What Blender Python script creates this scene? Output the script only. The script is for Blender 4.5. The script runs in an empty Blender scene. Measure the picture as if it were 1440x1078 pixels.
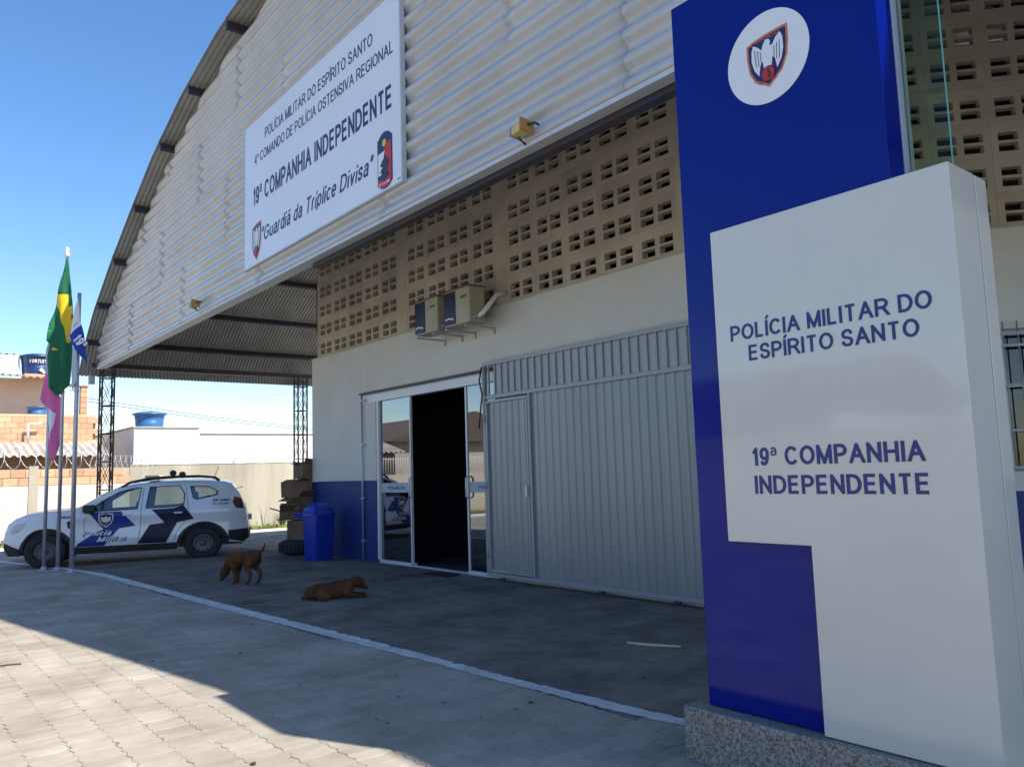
import bpy, bmesh, math, random
from mathutils import Vector, Matrix
from mathutils.geometry import delaunay_2d_cdt
random.seed(7)
sc = bpy.context.scene
COL = sc.collection

# ------------------------------------------------------------------ camera
yaw, pit, rol = 0.885, 0.1093, -0.0313
f = Vector((-math.sin(yaw)*math.cos(pit), math.cos(yaw)*math.cos(pit), math.sin(pit)))
r = Vector((math.cos(yaw), math.sin(yaw), 0)); u = r.cross(f)
r2 = r*math.cos(rol)+u*math.sin(rol); u2 = u*math.cos(rol)-r*math.sin(rol)
cam = bpy.data.cameras.new('camera'); camo = bpy.data.objects.new('camera', cam); COL.objects.link(camo)
camo.matrix_world = Matrix(((r2.x, u2.x, -f.x, 0), (r2.y, u2.y, -f.y, 0), (r2.z, u2.z, -f.z, 1.5), (0, 0, 0, 1)))
cam.sensor_width = 36; cam.lens = 36*1120/1440; cam.clip_start = .05; cam.clip_end = 600
sc.camera = camo
# ------------------------------------------------------------------ sky, sun, exposure
SUN = Vector((.774, .359, 1.0)).normalized()
W = bpy.data.worlds.new("World"); sc.world = W; W.use_nodes = True
nt = W.node_tree; sky = nt.nodes.new('ShaderNodeTexSky'); sky.sky_type = 'NISHITA'; sky.sun_disc = False
sky.sun_elevation = math.asin(SUN.z); sky.sun_rotation = math.atan2(SUN.x, SUN.y)
sky.air_density = 1.0; sky.dust_density = .4; sky.ozone_density = 2.0; sky.altitude = 0
hs = nt.nodes.new('ShaderNodeHueSaturation'); hs.inputs['Saturation'].default_value = 1.22; hs.inputs['Hue'].default_value = .503; nt.links.new(sky.outputs[0], hs.inputs['Color'])
nt.links.new(hs.outputs[0], nt.nodes['Background'].inputs[0]); nt.nodes['Background'].inputs[1].default_value = .135
sl = bpy.data.lights.new('sun', 'SUN'); sl.energy = 4.8; sl.angle = math.radians(.53); sl.color = (1, .94, .85)
so = bpy.data.objects.new('sun', sl); COL.objects.link(so); so.rotation_euler = SUN.to_track_quat('Z', 'Y').to_euler()
so.location = (0, 0, 30)
sc.view_settings.view_transform = 'Standard'; sc.view_settings.look = 'None'
sc.view_settings.exposure = .80; sc.view_settings.gamma = 1
try: sc.view_settings.use_curve_mapping = False
except Exception: pass

# ------------------------------------------------------------------ materials
def mat(name, col, rough=.6, metal=0, var=0, vscale=3, dark=None, bump=0, bscale=30, coat=0, spec=.5, emis=None, rnd=0, streak=False, detail=6):
    m = bpy.data.materials.new(name); m.use_nodes = True; n = m.node_tree.nodes; L = m.node_tree.links
    b = n['Principled BSDF']; b.inputs['Base Color'].default_value = (*col, 1); b.inputs['Roughness'].default_value = rough
    b.inputs['Metallic'].default_value = metal; b.inputs['Specular IOR Level'].default_value = spec
    if coat: b.inputs['Coat Weight'].default_value = coat; b.inputs['Coat Roughness'].default_value = .03
    tc = n.new('ShaderNodeNewGeometry')
    vec = tc.outputs['Position']
    out = None
    if var or dark:
        mp = n.new('ShaderNodeMapping'); L.new(vec, mp.inputs[0])
        if streak: mp.inputs['Scale'].default_value = (1, 1, .12)
        nz = n.new('ShaderNodeTexNoise'); nz.inputs['Scale'].default_value = vscale; nz.inputs['Detail'].default_value = detail; nz.inputs['Roughness'].default_value = .65
        L.new(mp.outputs[0], nz.inputs['Vector'])
        cr = n.new('ShaderNodeValToRGB'); cr.color_ramp.elements[0].position = .32; cr.color_ramp.elements[1].position = .68
        dk = dark or tuple(c*(1-var) for c in col)
        cr.color_ramp.elements[0].color = (*dk, 1); cr.color_ramp.elements[1].color = (*[min(1, c*(1+var*.5)) for c in col], 1)
        L.new(nz.outputs['Fac'], cr.inputs[0]); out = cr.outputs[0]
    if rnd:
        oi = n.new('ShaderNodeObjectInfo'); at = n.new('ShaderNodeAttribute'); at.attribute_name = 'tone'
        ad = n.new('ShaderNodeMath'); ad.operation = 'ADD'; L.new(oi.outputs['Random'], ad.inputs[0]); L.new(at.outputs['Fac'], ad.inputs[1])
        fr = n.new('ShaderNodeMath'); fr.operation = 'FRACT'; L.new(ad.outputs[0], fr.inputs[0])
        mr = n.new('ShaderNodeMapRange'); mr.inputs[3].default_value = 1-rnd; mr.inputs[4].default_value = 1+rnd*.6; L.new(fr.outputs[0], mr.inputs[0])
        mx = n.new('ShaderNodeMix'); mx.data_type = 'RGBA'; mx.blend_type = 'MULTIPLY'; mx.inputs[0].default_value = 1
        if out: L.new(out, mx.inputs[6])
        else: mx.inputs[6].default_value = (*col, 1)
        L.new(mr.outputs[0], mx.inputs[7]); out = mx.outputs[2]
    if out: L.new(out, b.inputs['Base Color'])
    if bump:
        nb = n.new('ShaderNodeTexNoise'); nb.inputs['Scale'].default_value = bscale; nb.inputs['Detail'].default_value = 5; L.new(vec, nb.inputs['Vector'])
        bp = n.new('ShaderNodeBump'); bp.inputs['Strength'].default_value = bump; bp.inputs['Distance'].default_value = .01
        L.new(nb.outputs['Fac'], bp.inputs['Height']); L.new(bp.outputs[0], b.inputs['Normal'])
    if emis: b.inputs['Emission Color'].default_value = (*emis, 1); b.inputs['Emission Strength'].default_value = 1
    return m
def glassmat(name, tint, refl, rough=.01):
    m = bpy.data.materials.new(name); m.use_nodes = True; n = m.node_tree.nodes; L = m.node_tree.links
    n.remove(n['Principled BSDF']); t = n.new('ShaderNodeBsdfTransparent'); t.inputs[0].default_value = (*tint, 1)
    g = n.new('ShaderNodeBsdfGlossy'); g.inputs['Roughness'].default_value = rough; g.inputs[0].default_value = (.9, .95, 1, 1)
    fr = n.new('ShaderNodeFresnel'); fr.inputs[0].default_value = 1.5 if refl else 1.2
    mr = n.new('ShaderNodeMapRange'); mr.inputs[3].default_value = refl; mr.inputs[4].default_value = 1; L.new(fr.outputs[0], mr.inputs[0])
    mx = n.new('ShaderNodeMixShader'); L.new(mr.outputs[0], mx.inputs[0]); L.new(t.outputs[0], mx.inputs[1]); L.new(g.outputs[0], mx.inputs[2])
    L.new(mx.outputs[0], n['Material Output'].inputs[0]); return m
M = {}
M['paver'] = mat('paver_concrete', (.44, .395, .325), .9, dark=(.27, .235, .19), vscale=1.3, detail=10, bump=.4, bscale=160, rnd=.10, spec=.2)
M['paver_inner'] = mat('paver_inner_stained', (.25, .22, .185), .85, dark=(.095, .083, .072), vscale=1.5, detail=9, bump=.4, bscale=160, rnd=.10, spec=.25)  # darker base colour inside the painted line, blotched with stains
M['sand'] = mat('joint_sand', (.46, .41, .32), .95, dark=(.20, .18, .14), vscale=2.2, bump=.4, bscale=90, spec=.1)
M['ground'] = mat('ground_concrete', (.36, .335, .29), .95, var=.3, vscale=.6, bump=.4, bscale=60, spec=.1)
M['linepaint'] = mat('line_paint', (.70, .70, .69), .8, dark=(.44, .43, .41), vscale=5, detail=10, bump=.5, bscale=80)
M['linefaint'] = mat('faint_chalk_mark', (.34, .34, .33), .9, dark=(.20, .19, .18), vscale=8)
M['white_wall'] = mat('white_wall_paint', (.64, .635, .585), .75, dark=(.575, .565, .51), vscale=1.1, detail=9, bump=.25, bscale=45)
M['blue_wall'] = mat('blue_wall_paint', (.003, .026, .17), .55, var=.2, vscale=2, bump=.2, bscale=45)
M['block'] = mat('beige_block_paint', (.54, .485, .395), .85, var=.20, vscale=1.7, detail=10, bump=.35, bscale=70, rnd=.13)
M['block_edge'] = mat('beige_beam_paint', (.54, .485, .395), .85, var=.20, vscale=2.5, bump=.3, bscale=60)
M['sheet'] = mat('painted_fibre_sheet', (.46, .465, .475), .24, spec=.6, var=.14, vscale=.9, bump=.12, bscale=50, rnd=.05, streak=False)
M['roofsheet'] = mat('roof_sheet_metal', (.36, .355, .33), .5, metal=.1, var=.18, vscale=1.6, bump=.1, bscale=40, rnd=.08)
M['steel'] = mat('dark_blue_steel', (.03, .04, .075), .5, metal=.2, dark=(.06, .035, .025), vscale=4)
M['trusspaint'] = mat('lattice_paint', (.035, .045, .09), .55, metal=.1, dark=(.12, .045, .02), vscale=2.5)
M['fascia'] = mat('fascia_paint', (.50, .52, .55), .45, var=.1)
M['gate'] = mat('grey_gate_paint', (.27, .29, .30), .38, metal=.25, var=.08, vscale=2, bump=.06, bscale=20, streak=True)
M['gatebar'] = mat('grey_gate_frame', (.30, .32, .335), .4, metal=.2, var=.08)
M['alu'] = mat('white_aluminium', (.62, .64, .68), .35, metal=.1)
M['glass'] = glassmat('door_glass', (.25, .28, .32), .22)
M['winglass'] = glassmat('window_glass', (.10, .12, .13), .03)
M['carglass'] = glassmat('car_glass', (.50, .56, .52), .07)
M['panelglass'] = glassmat('panel_glass', (.78, .90, .80), .0)
M['glassedge'] = mat('glass_edge', (.12, .42, .36), .2)
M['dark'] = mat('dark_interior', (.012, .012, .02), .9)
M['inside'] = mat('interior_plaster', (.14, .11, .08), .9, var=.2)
M['board'] = mat('sign_board_white', (.70, .72, .78), .3, var=.03, vscale=1)
M['navy'] = mat('navy_print', (.012, .016, .10), .45)
M['pylontext'] = mat('blue_lettering', (.015, .028, .16), .4)
M['pwhite'] = mat('pylon_white_panel', (.58, .565, .515), .10, coat=.5, bump=.05, bscale=1.3, var=.05, vscale=.8)
M['pblue'] = mat('pylon_blue_panel', (.001, .010, .19), .06, coat=.0, spec=.26, bump=.06, bscale=1.3)
M['pgrey'] = mat('pylon_grey_edge', (.38, .40, .50), .3)
M['disc'] = mat('disc_white', (.70, .71, .74), .4)
M['orange'] = mat('emblem_orange', (.55, .16, .07), .5); M['red'] = mat('emblem_red', (.50, .02, .02), .5)
M['yellow'] = mat('emblem_yellow', (.65, .45, .04), .5); M['ink'] = mat('dark_ink', (.02, .02, .025), .5)
M['granite'] = mat('speckled_granite', (.40, .375, .33), .55, dark=(.05, .045, .04), vscale=85, detail=3, bump=.2, bscale=120)
M['galv'] = mat('galvanised_pole', (.42, .45, .52), .4, metal=.5, var=.12, vscale=3)
M['binblue'] = mat('bin_plastic', (.005, .035, .36), .35, var=.12, vscale=6)
M['card'] = mat('cardboard', (.20, .13, .08), .9, var=.35, vscale=4, rnd=.12); M['cardin'] = mat('cardboard_inside', (.16, .10, .06), .9, var=.3, rnd=.1)
M['rubber'] = mat('tyre_rubber', (.018, .018, .02), .75, var=.3, vscale=20, bump=.3)
M['acbody'] = mat('cream_casing', (.40, .375, .29), .5, var=.15); M['acblue'] = mat('navy_fan_grille', (.004, .012, .06), .35)
M['infill'] = mat('gate_infill_sheet', (.40, .42, .43), .5)
M['lampy'] = mat('lamp_reflector', (.55, .48, .17), .45); M['lampo'] = mat('orange_lamp_frame', (.45, .22, .06), .5)
M['carwhite'] = mat('white_car_paint', (.66, .68, .72), .2, coat=.7); M['carblue'] = mat('blue_livery', (.006, .028, .22), .35, spec=.3)
M['carnavy'] = mat('navy_livery', (.006, .010, .04), .4, spec=.25); M['carblack'] = mat('black_plastic', (.016, .016, .018), .55, bump=.1)
M['seat'] = mat('dark_seat_cloth', (.03, .03, .035), .85); M['rim'] = mat('black_steel_rim', (.09, .09, .11), .4, metal=.5)
M['lamp_red'] = mat('tail_lamp', (.07, .012, .012), .2, coat=.5); M['lamp_clear'] = mat('clear_lamp', (.45, .47, .5), .12, coat=.6)
M['silvertext'] = mat('silver_print', (.62, .63, .66), .4)
M['dog'] = mat('reddish_brown_fur', (.15, .065, .03), .9, dark=(.055, .024, .012), vscale=6, bump=1.0, bscale=140, spec=.15)
M['doglight'] = mat('pale_fur', (.42, .24, .13), .9, bump=.6, bscale=140); M['nose'] = mat('dog_nose', (.012, .01, .01), .4)
M['concrete'] = mat('raw_concrete_wall', (.47, .43, .34), .95, dark=(.28, .25, .19), vscale=1.1, bump=.6, bscale=22, streak=True)
M['limewash'] = mat('limewashed_wall', (.78, .76, .70), .9, dark=(.50, .44, .36), vscale=1.4, bump=.4, bscale=25)
M['brick'] = mat('orange_hollow_brick', (.62, .37, .22), .9, var=.14, vscale=8, bump=.5, bscale=60, rnd=.25)
M['mortar'] = mat('mortar', (.45, .38, .30), .95, var=.2)
M['beige'] = mat('beige_render', (.66, .55, .43), .9, var=.12, vscale=.8, bump=.2); M['whitehouse'] = mat('white_render', (.80, .80, .78), .85, var=.04, vscale=.7)
M['fibre'] = mat('weathered_fibre_cement', (.50, .46, .41), .9, dark=(.30, .27, .24), vscale=2.5, bump=.3)
M['tankblue'] = mat('tank_blue', (.03, .13, .30), .4, var=.12); M['tanknavy'] = mat('tank_navy', (.012, .035, .13), .4)
M['wire'] = mat('galvanised_wire', (.55, .55, .55), .4, metal=.6); M['wireblack'] = mat('cable_black', (.02, .02, .02), .6)
M['kerb'] = mat('white_kerb', (.75, .74, .70), .9, var=.15, vscale=5, bump=.4)
M['grass'] = mat('grass_blades', (.26, .31, .06), .9, dark=(.13, .19, .04), vscale=5, spec=.2); M['leaf'] = mat('weed_leaf', (.07, .10, .03), .8, dark=(.035, .055, .02), vscale=9)
M['soil'] = mat('soil', (.20, .15, .09), .95, var=.3, bump=.6)
M['fgreen'] = mat('flag_green', (.003, .12, .05), .75); M['fyellow'] = mat('flag_yellow', (.75, .50, .01), .75)
M['fblue'] = mat('flag_blue', (.01, .035, .32), .75); M['fwhite'] = mat('flag_white', (.66, .67, .72), .75); M['fpink'] = mat('flag_pink', (.62, .12, .32), .75)
M['fsilver'] = mat('flag_grey', (.42, .45, .50), .75)
M['rooftile'] = mat('clay_roof_tile', (.16, .12, .10), .9, var=.25, vscale=6); M['pvc'] = mat('white_pvc', (.7, .7, .68), .4)
M['mat'] = mat('black_doormat', (.015, .015, .017), .95, bump=.5, bscale=200); M['sunfleck'] = mat('sunfleck_paint', (.55, .46, .30), .9)  # second colour stands in for a sliver of sunlight
M['deadleaf'] = mat('dead_leaf', (.10, .055, .03), .9, rnd=.3); M['green'] = mat('green_sticker', (.03, .16, .07), .5)
M['frost'] = mat('frosted_film', (.40, .44, .52), .6)

# ------------------------------------------------------------------ builders
def base_of(o):
    return Vector(o['_base']) if o is not None and '_base' in o.keys() else Vector((0, 0, 0))
class MB:
    def __init__(s): s.v = []; s.f = []; s.m = []; s.sm = []
    def add(s, vs, fs, mi=0, smooth=False):
        k = len(s.v); s.v += [tuple(v) for v in vs]
        for q in fs: s.f.append(tuple(i+k for i in q)); s.m.append(mi); s.sm.append(smooth)
        return s
    def box(s, x0, x1, y0, y1, z0, z1, mi=0, T=None):
        vs = [Vector(p) for p in ((x0, y0, z0), (x1, y0, z0), (x1, y1, z0), (x0, y1, z0), (x0, y0, z1), (x1, y0, z1), (x1, y1, z1), (x0, y1, z1))]
        if T: vs = [T @ v for v in vs]
        return s.add(vs, [(0, 3, 2, 1), (4, 5, 6, 7), (0, 1, 5, 4), (1, 2, 6, 5), (2, 3, 7, 6), (3, 0, 4, 7)], mi)
    def tube(s, pts, rad, n=8, mi=0, cap=True, closed=False):
        pts = [Vector(p) for p in pts]; rings = []; N = len(pts)
        rad = rad if isinstance(rad, (list, tuple)) else [rad]*N
        prev = None
        for i, p in enumerate(pts):
            a = pts[(i-1) % N] if (closed or i > 0) else pts[0]; b = pts[(i+1) % N] if (closed or i < N-1) else pts[-1]
            t = (b-a).normalized()
            if prev is None: x = t.orthogonal().normalized()
            else: x = (prev-t*prev.dot(t)).normalized()
            prev = x; y = t.cross(x)
            rings.append([p+(x*math.cos(2*math.pi*k/n)+y*math.sin(2*math.pi*k/n))*rad[i] for k in range(n)])
        vs = [v for g in rings for v in g]; fs = []
        for i in range(N if closed else N-1):
            j = (i+1) % N
            for k in range(n): fs.append((i*n+k, i*n+(k+1) % n, j*n+(k+1) % n, j*n+k))
        if cap and not closed: fs += [tuple(range(n))[::-1], tuple((N-1)*n+k for k in range(n))]
        return s.add(vs, fs, mi, True)
    def lathe(s, prof, c=(0, 0, 0), n=24, mi=0, T=None, smooth=True, cap=True):
        vs = []; 
        for (q, z) in prof:
            for k in range(n):
                a = 2*math.pi*k/n; p = Vector((c[0]+q*math.cos(a), c[1]+q*math.sin(a), c[2]+z)); vs.append(T @ p if T else p)
        fs = [(i*n+k, i*n+(k+1) % n, (i+1)*n+(k+1) % n, (i+1)*n+k) for i in range(len(prof)-1) for k in range(n)]
        s.add(vs, fs, mi, smooth)
        if not cap: return s
        s.add(vs[:n], [tuple(range(n))[::-1]], mi); s.add(vs[-n:], [tuple(range(n))], mi); return s
    def prism(s, pts, fn, d, mi=0):
        """2D outline pts -> solid; fn(a,b,depth) maps to 3D; depth 0 front .. d back"""
        n = len(pts); vs = [fn(a, b, 0) for a, b in pts]+[fn(a, b, d) for a, b in pts]
        fs = [tuple(range(n)), tuple(range(2*n-1, n-1, -1))]+[(i, n+i, n+(i+1) % n, (i+1) % n) for i in range(n)]
        return s.add(vs, fs, mi)
    def mesh(s, name, mats):
        me = bpy.data.meshes.new(name); me.from_pydata(s.v, [], s.f)
        for m in (mats if isinstance(mats, (list, tuple)) else [mats]): me.materials.append(m)
        me.polygons.foreach_set('material_index', s.m); me.polygons.foreach_set('use_smooth', s.sm); me.update(); return me
    def build(s, name, mats, parent=None, local=False, bevel=0, fix=True):
        me = s.mesh(name, mats)
        if fix:
            b = bmesh.new(); b.from_mesh(me); bmesh.ops.recalc_face_normals(b, faces=b.faces); b.to_mesh(me); b.free()
        return link(name, me, parent, local, bevel)
def link(name, me, parent=None, local=False, bevel=0):
    o = bpy.data.objects.new(name, me); COL.objects.link(o)
    if parent is not None:
        o.parent = parent
        if not local: o.location = -base_of(parent); 
        o['_base'] = base_of(parent) if not local else (0, 0, 0)
        if not local:
            # children of a part: the part itself already sits at -base of the thing
            if parent.parent is not None or parent.type == 'MESH': o.location = (0, 0, 0)
    if bevel:
        bv = o.modifiers.new('bevel', 'BEVEL'); bv.width = bevel; bv.segments = 2; bv.limit_method = 'ANGLE'; bv.angle_limit = math.radians(40)
    return o
def copyobj(o, parent=None, loc=None):
    c = o.copy(); COL.objects.link(c)
    if parent is not None: c.parent = parent
    if loc is not None: c.location = loc
    return c
def thing(name, label, cat, loc=(0, 0, 0), rz=0, group=None, world_parts=False):
    o = bpy.data.objects.new(name, None); COL.objects.link(o); o.location = loc; o.rotation_euler = (0, 0, rz)
    o.empty_display_size = .2
    o['label'] = label; o['category'] = cat
    if group: o['group'] = group
    if world_parts: o['_base'] = loc
    return o
def tag(o, label, cat, group=None):
    o['label'] = label; o['category'] = cat
    if group: o['group'] = group
    return o
def structure(o): o['kind'] = 'structure'; return o
def setbase(o):
    """move origin of a world-coordinate mesh to its own base centre"""
    xs = [v.co for v in o.data.vertices]; lo = Vector((min(v.x for v in xs)+max(v.x for v in xs), min(v.y for v in xs)+max(v.y for v in xs), 2*min(v.z for v in xs)))/2
    o.data.transform(Matrix.Translation(-lo)); o.location = lo; return o

def EL(cx, cy, rx, ry, a0, a1, n=14): return [(cx+rx*math.cos(math.radians(a0+(a1-a0)*i/n)), cy+ry*math.sin(math.radians(a0+(a1-a0)*i/n))) for i in range(n+1)]
def CR(P, n=5):
    o = []
    for i in range(len(P)-1):
        p0 = P[max(i-1, 0)]; p1 = P[i]; p2 = P[i+1]; p3 = P[min(i+2, len(P)-1)]
        for k in range(n):
            t = k/n; o.append(tuple(.5*(2*p1[j]+(p2[j]-p0[j])*t+(2*p0[j]-5*p1[j]+4*p2[j]-p3[j])*t*t+(3*p1[j]-p0[j]-3*p2[j]+p3[j])*t**3) for j in (0, 1)))
    return o+[P[-1]]
_S = CR([(.97, .74), (.80, .95), (.5, 1.0), (.18, .94), (.05, .75), (.16, .58), (.5, .51), (.84, .42), (.97, .25), (.82, .05), (.5, 0), (.16, .06), (.01, .28)])
_bowl = lambda y0, y1, x=.45, e=1.0: EL(x, (y0+y1)/2, e-x, (y1-y0)/2, 90, -90, 10)
_a = [EL(.5, .47, .45, .25, 160, 0, 7)+[(.95, .08), (1.0, .0)], CR([(.95, .44), (.5, .40), (.12, .34), (.02, .17), (.2, .02), (.45, -.01), (.75, .06), (.95, .24)])]
G_ = {  # width, strokes in a unit box (centre lines)
 'A': (.76, [[(0, 0), (.5, 1), (1, 0)], [(.20, .34), (.80, .34)]]), 'B': (.66, [[(0, 0), (0, 1), (.5, 1)]+_bowl(.53, 1, .5, .93)+[(0, .53)], [(.5, .53)]+_bowl(0, .53, .5)+[(0, 0)]]),
 'C': (.74, [EL(.52, .5, .52, .5, 38, 322, 26)]), 'D': (.72, [[(0, 0), (0, 1)]+_bowl(0, 1, .40)+[(0, 0)]]), 'E': (.63, [[(1, 1), (0, 1), (0, 0), (1, 0)], [(0, .52), (.92, .52)]]),
 'G': (.78, [EL(.52, .5, .52, .5, 40, 325, 26)+[(1, .46), (.56, .46)]]), 'H': (.69, [[(0, 0), (0, 1)], [(1, 0), (1, 1)], [(0, .52), (1, .52)]]), 'I': (.13, [[(.5, 0), (.5, 1)]]),
 'L': (.57, [[(0, 1), (0, 0), (1, 0)]]), 'M': (.80, [[(0, 0), (0, 1), (.5, .0), (1, 1), (1, 0)]]), 'N': (.69, [[(0, 0), (0, 1), (1, 0), (1, 1)]]), 'O': (.80, [EL(.5, .5, .5, .5, 90, 450, 34)]),
 'P': (.66, [[(0, 0), (0, 1)]+_bowl(.44, 1, .5)+[(0, .44)]]), 'R': (.72, [[(0, 0), (0, 1)]+_bowl(.47, 1, .5, .94)+[(0, .47)], [(.5, .47), (.66, .38), (1, 0)]]), 'S': (.66, [_S]), 'T': (.68, [[(0, 1), (1, 1)], [(.5, 1), (.5, 0)]]),
 'V': (.74, [[(0, 1), (.5, 0), (1, 1)]]), 'F': (.6, [[(1, 1), (0, 1), (0, 0)], [(0, .52), (.85, .52)]]),
 '1': (.36, [[(0, .72), (.9, 1.0), (.9, 0)]]), '9': (.54, [EL(.5, .68, .5, .32, 0, 360, 22), [(1, .68), (.97, .40), (.8, .1), (.5, 0), (.2, .03), (.04, .2)]]), '4': (.56, [[(.74, 0), (.74, 1), (0, .30), (1, .30)]]),
 '0': (.54, [EL(.5, .5, .5, .5, 90, 450, 26)]), '2': (.54, [CR([(.03, .72), (.2, .95), (.5, 1), (.85, .92), (.95, .7), (.75, .4), (.02, 0)])+[(1, 0)]]), '8': (.54, [EL(.5, .75, .43, .25, 90, 450, 20), EL(.5, .26, .5, .26, 90, 450, 20)]), '3': (.54, [CR([(.05, .78), (.5, 1), (.92, .75), (.5, .52), (.98, .26), (.5, 0), (.02, .24)])]),
 'a': (.50, _a), 'c': (.48, [EL(.53, .36, .53, .36, 40, 320, 20)]), 'd': (.52, [[(1, 0), (1, 1)], EL(.5, .36, .5, .36, 0, 360, 22)]), 'e': (.52, [[(0, .38), (.98, .38)]+EL(.5, .36, .5, .36, 8, 325, 22)[1:]]),
 'o': (.54, [EL(.5, .36, .5, .36, 0, 360, 22)]), 'i': (.12, [[(.5, 0), (.5, .72)], [(.5, .90), (.5, 1)]]), 'l': (.12, [[(.5, 0), (.5, 1)]]), 'p': (.52, [[(0, -.27), (0, .72)], EL(.5, .36, .5, .36, 0, 360, 22)]), 'r': (.32, [[(0, 0), (0, .72)], CR([(0, .42), (.25, .66), (.6, .73), (1, .68)])]),
 's': (.46, [[(x, y*.72) for x, y in _S]]), 't': (.3, [[(.4, 1), (.4, .1), (.6, 0), (1, .02)], [(0, .72), (1, .72)]]), 'u': (.50, [[(0, .72), (0, .25)]+EL(.5, .25, .5, .25, 180, 360, 10)[1:]+[(1, .72)], [(1, .3), (1, 0)]]), 'v': (.50, [[(0, .72), (.5, 0), (1, .72)]]),
 '\u201c': (.26, [[(.0, .70), (.2, 1.0)], [(.8, .70), (1.0, 1.0)]]), '\u201d': (.26, [[(.0, .70), (.2, 1.0)], [(.8, .70), (1.0, 1.0)]]), ' ': (.22, []) }
ACC = {'Í': 'I', 'ã': 'a', 'í': 'i', 'ª': 'a', 'º': 'O'}
def clipy(P, y0, y1):
    for (sgn, lim) in ((1, y1), (-1, -y0)):
        o = []
        for i in range(len(P)):
            a, b = P[i], P[(i+1) % len(P)]; ia, ib = sgn*a[1] <= lim+1e-9, sgn*b[1] <= lim+1e-9
            if ia: o.append(a)
            if ia != ib: t = (lim/sgn-a[1])/(b[1]-a[1]); o.append((a[0]+(b[0]-a[0])*t, lim/sgn))
        P = o
        if len(P) < 3: return []
    return P
def stroke_polys(pl, w, y0, y1):
    closed = len(pl) > 3 and math.hypot(pl[0][0]-pl[-1][0], pl[0][1]-pl[-1][1]) < 1e-4
    if closed: pl = pl[:-1]
    P = [Vector(p) for p in pl]; n = len(P); h = w/2
    if not closed:
        for i, j in ((0, 1), (n-1, n-2)):
            d = (P[i]-P[j]); at = abs(P[i].y-(y1-h)) < 1e-3 or abs(P[i].y-(y0+h)) < 1e-3
            if d.length > 1e-6 and abs(d.normalized().y) > .3 and at: P[i] = P[i]+d.normalized()*w*1.4
    L = []; Rr = []
    for i in range(n):
        a = P[(i-1) % n] if (closed or i) else None; b = P[(i+1) % n] if (closed or i < n-1) else None
        d1 = (P[i]-a).normalized() if a is not None else None; d2 = (b-P[i]).normalized() if b is not None else None
        if d1 is None: d1 = d2
        if d2 is None: d2 = d1
        m = Vector((-(d1.y+d2.y), d1.x+d2.x)); m = m.normalized() if m.length > 1e-6 else Vector((-d1.y, d1.x)); c = max(.14, m.dot(Vector((-d1.y, d1.x))))
        L.append(P[i]+m*h/c); Rr.append(P[i]-m*h/c)
    out = []
    for i in range(n if closed else n-1):
        j = (i+1) % n; q = clipy([tuple(L[i]), tuple(L[j]), tuple(Rr[j]), tuple(Rr[i])], y0, y1)
        if len(q) >= 3: out.append(q)
    return out
def text_mesh(body, weight=.14, shear=0.0):
    x = 0; me = bpy.data.meshes.new('lettering'); V = []; F = []
    for chh in body:
        g_ = ACC.get(chh, chh); Wd, ST_ = G_[g_]; polys = []; w = weight; h = w/2
        k = .48 if chh in 'ªº' else 1; yo = .52 if k < 1 else 0
        Wd2 = max(Wd*(k if k < 1 else 1), w)
        if k < 1: w = weight*.5; h = w/2; Wd2 = .36
        for pl in ST_:
            if k < 1: q = [(x+h+a*(Wd2-2*h), yo+h+b*(.48-2*h)*(1/.72 if g_ == 'a' else 1)) for a, b in pl]; polys += stroke_polys(q, w, -1, 3)
            else:
                q = [(x+h+a*max(0, Wd2-2*h), h+b*(1-2*h)) for a, b in pl]; lo = 0 if min(p[1] for p in q) > -.05 else -.4
                polys += stroke_polys(q, w, lo, 1 if g_ not in 'v' else .72+h*.5)
        if chh == 'Í': polys += stroke_polys([(x+Wd2*.3, 1.08), (x+Wd2*.3+.16, 1.28)], w*.8, -1, 3)
        if chh == 'í': polys = stroke_polys([(x+h, h), (x+h, .72-h)], w, 0, 1)+stroke_polys([(x+Wd2*.3, .82), (x+Wd2*.3+.14, 1.02)], w*.8, -1, 3)
        if chh == 'ã': polys += stroke_polys([(x+a_, b_) for a_, b_ in ((.06, .88), (.16, .96), (.30, .90), (.42, .98))], w*.6, -1, 3)
        if polys:
            pts = []; ed = []
            for q in polys:
                k0 = len(pts); pts += q; ed += [(k0+i, k0+(i+1) % len(q)) for i in range(len(q))]
            vv, _, ff, _, _, _ = delaunay_2d_cdt([Vector(p) for p in pts], ed, [], 0, 1e-6); k0 = len(V); V += [(v[0]+shear*v[1], v[1], 0) for v in vv]
            for t in ff:
                cx = sum(vv[i][0] for i in t)/3; cy = sum(vv[i][1] for i in t)/3
                if any(inpoly(cx, cy, q) for q in polys): F.append(tuple(k0+i for i in t))
        x += (Wd2 if chh != ' ' else .24)+.105
    me.from_pydata(V, [], F); me.update(); return me
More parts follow.
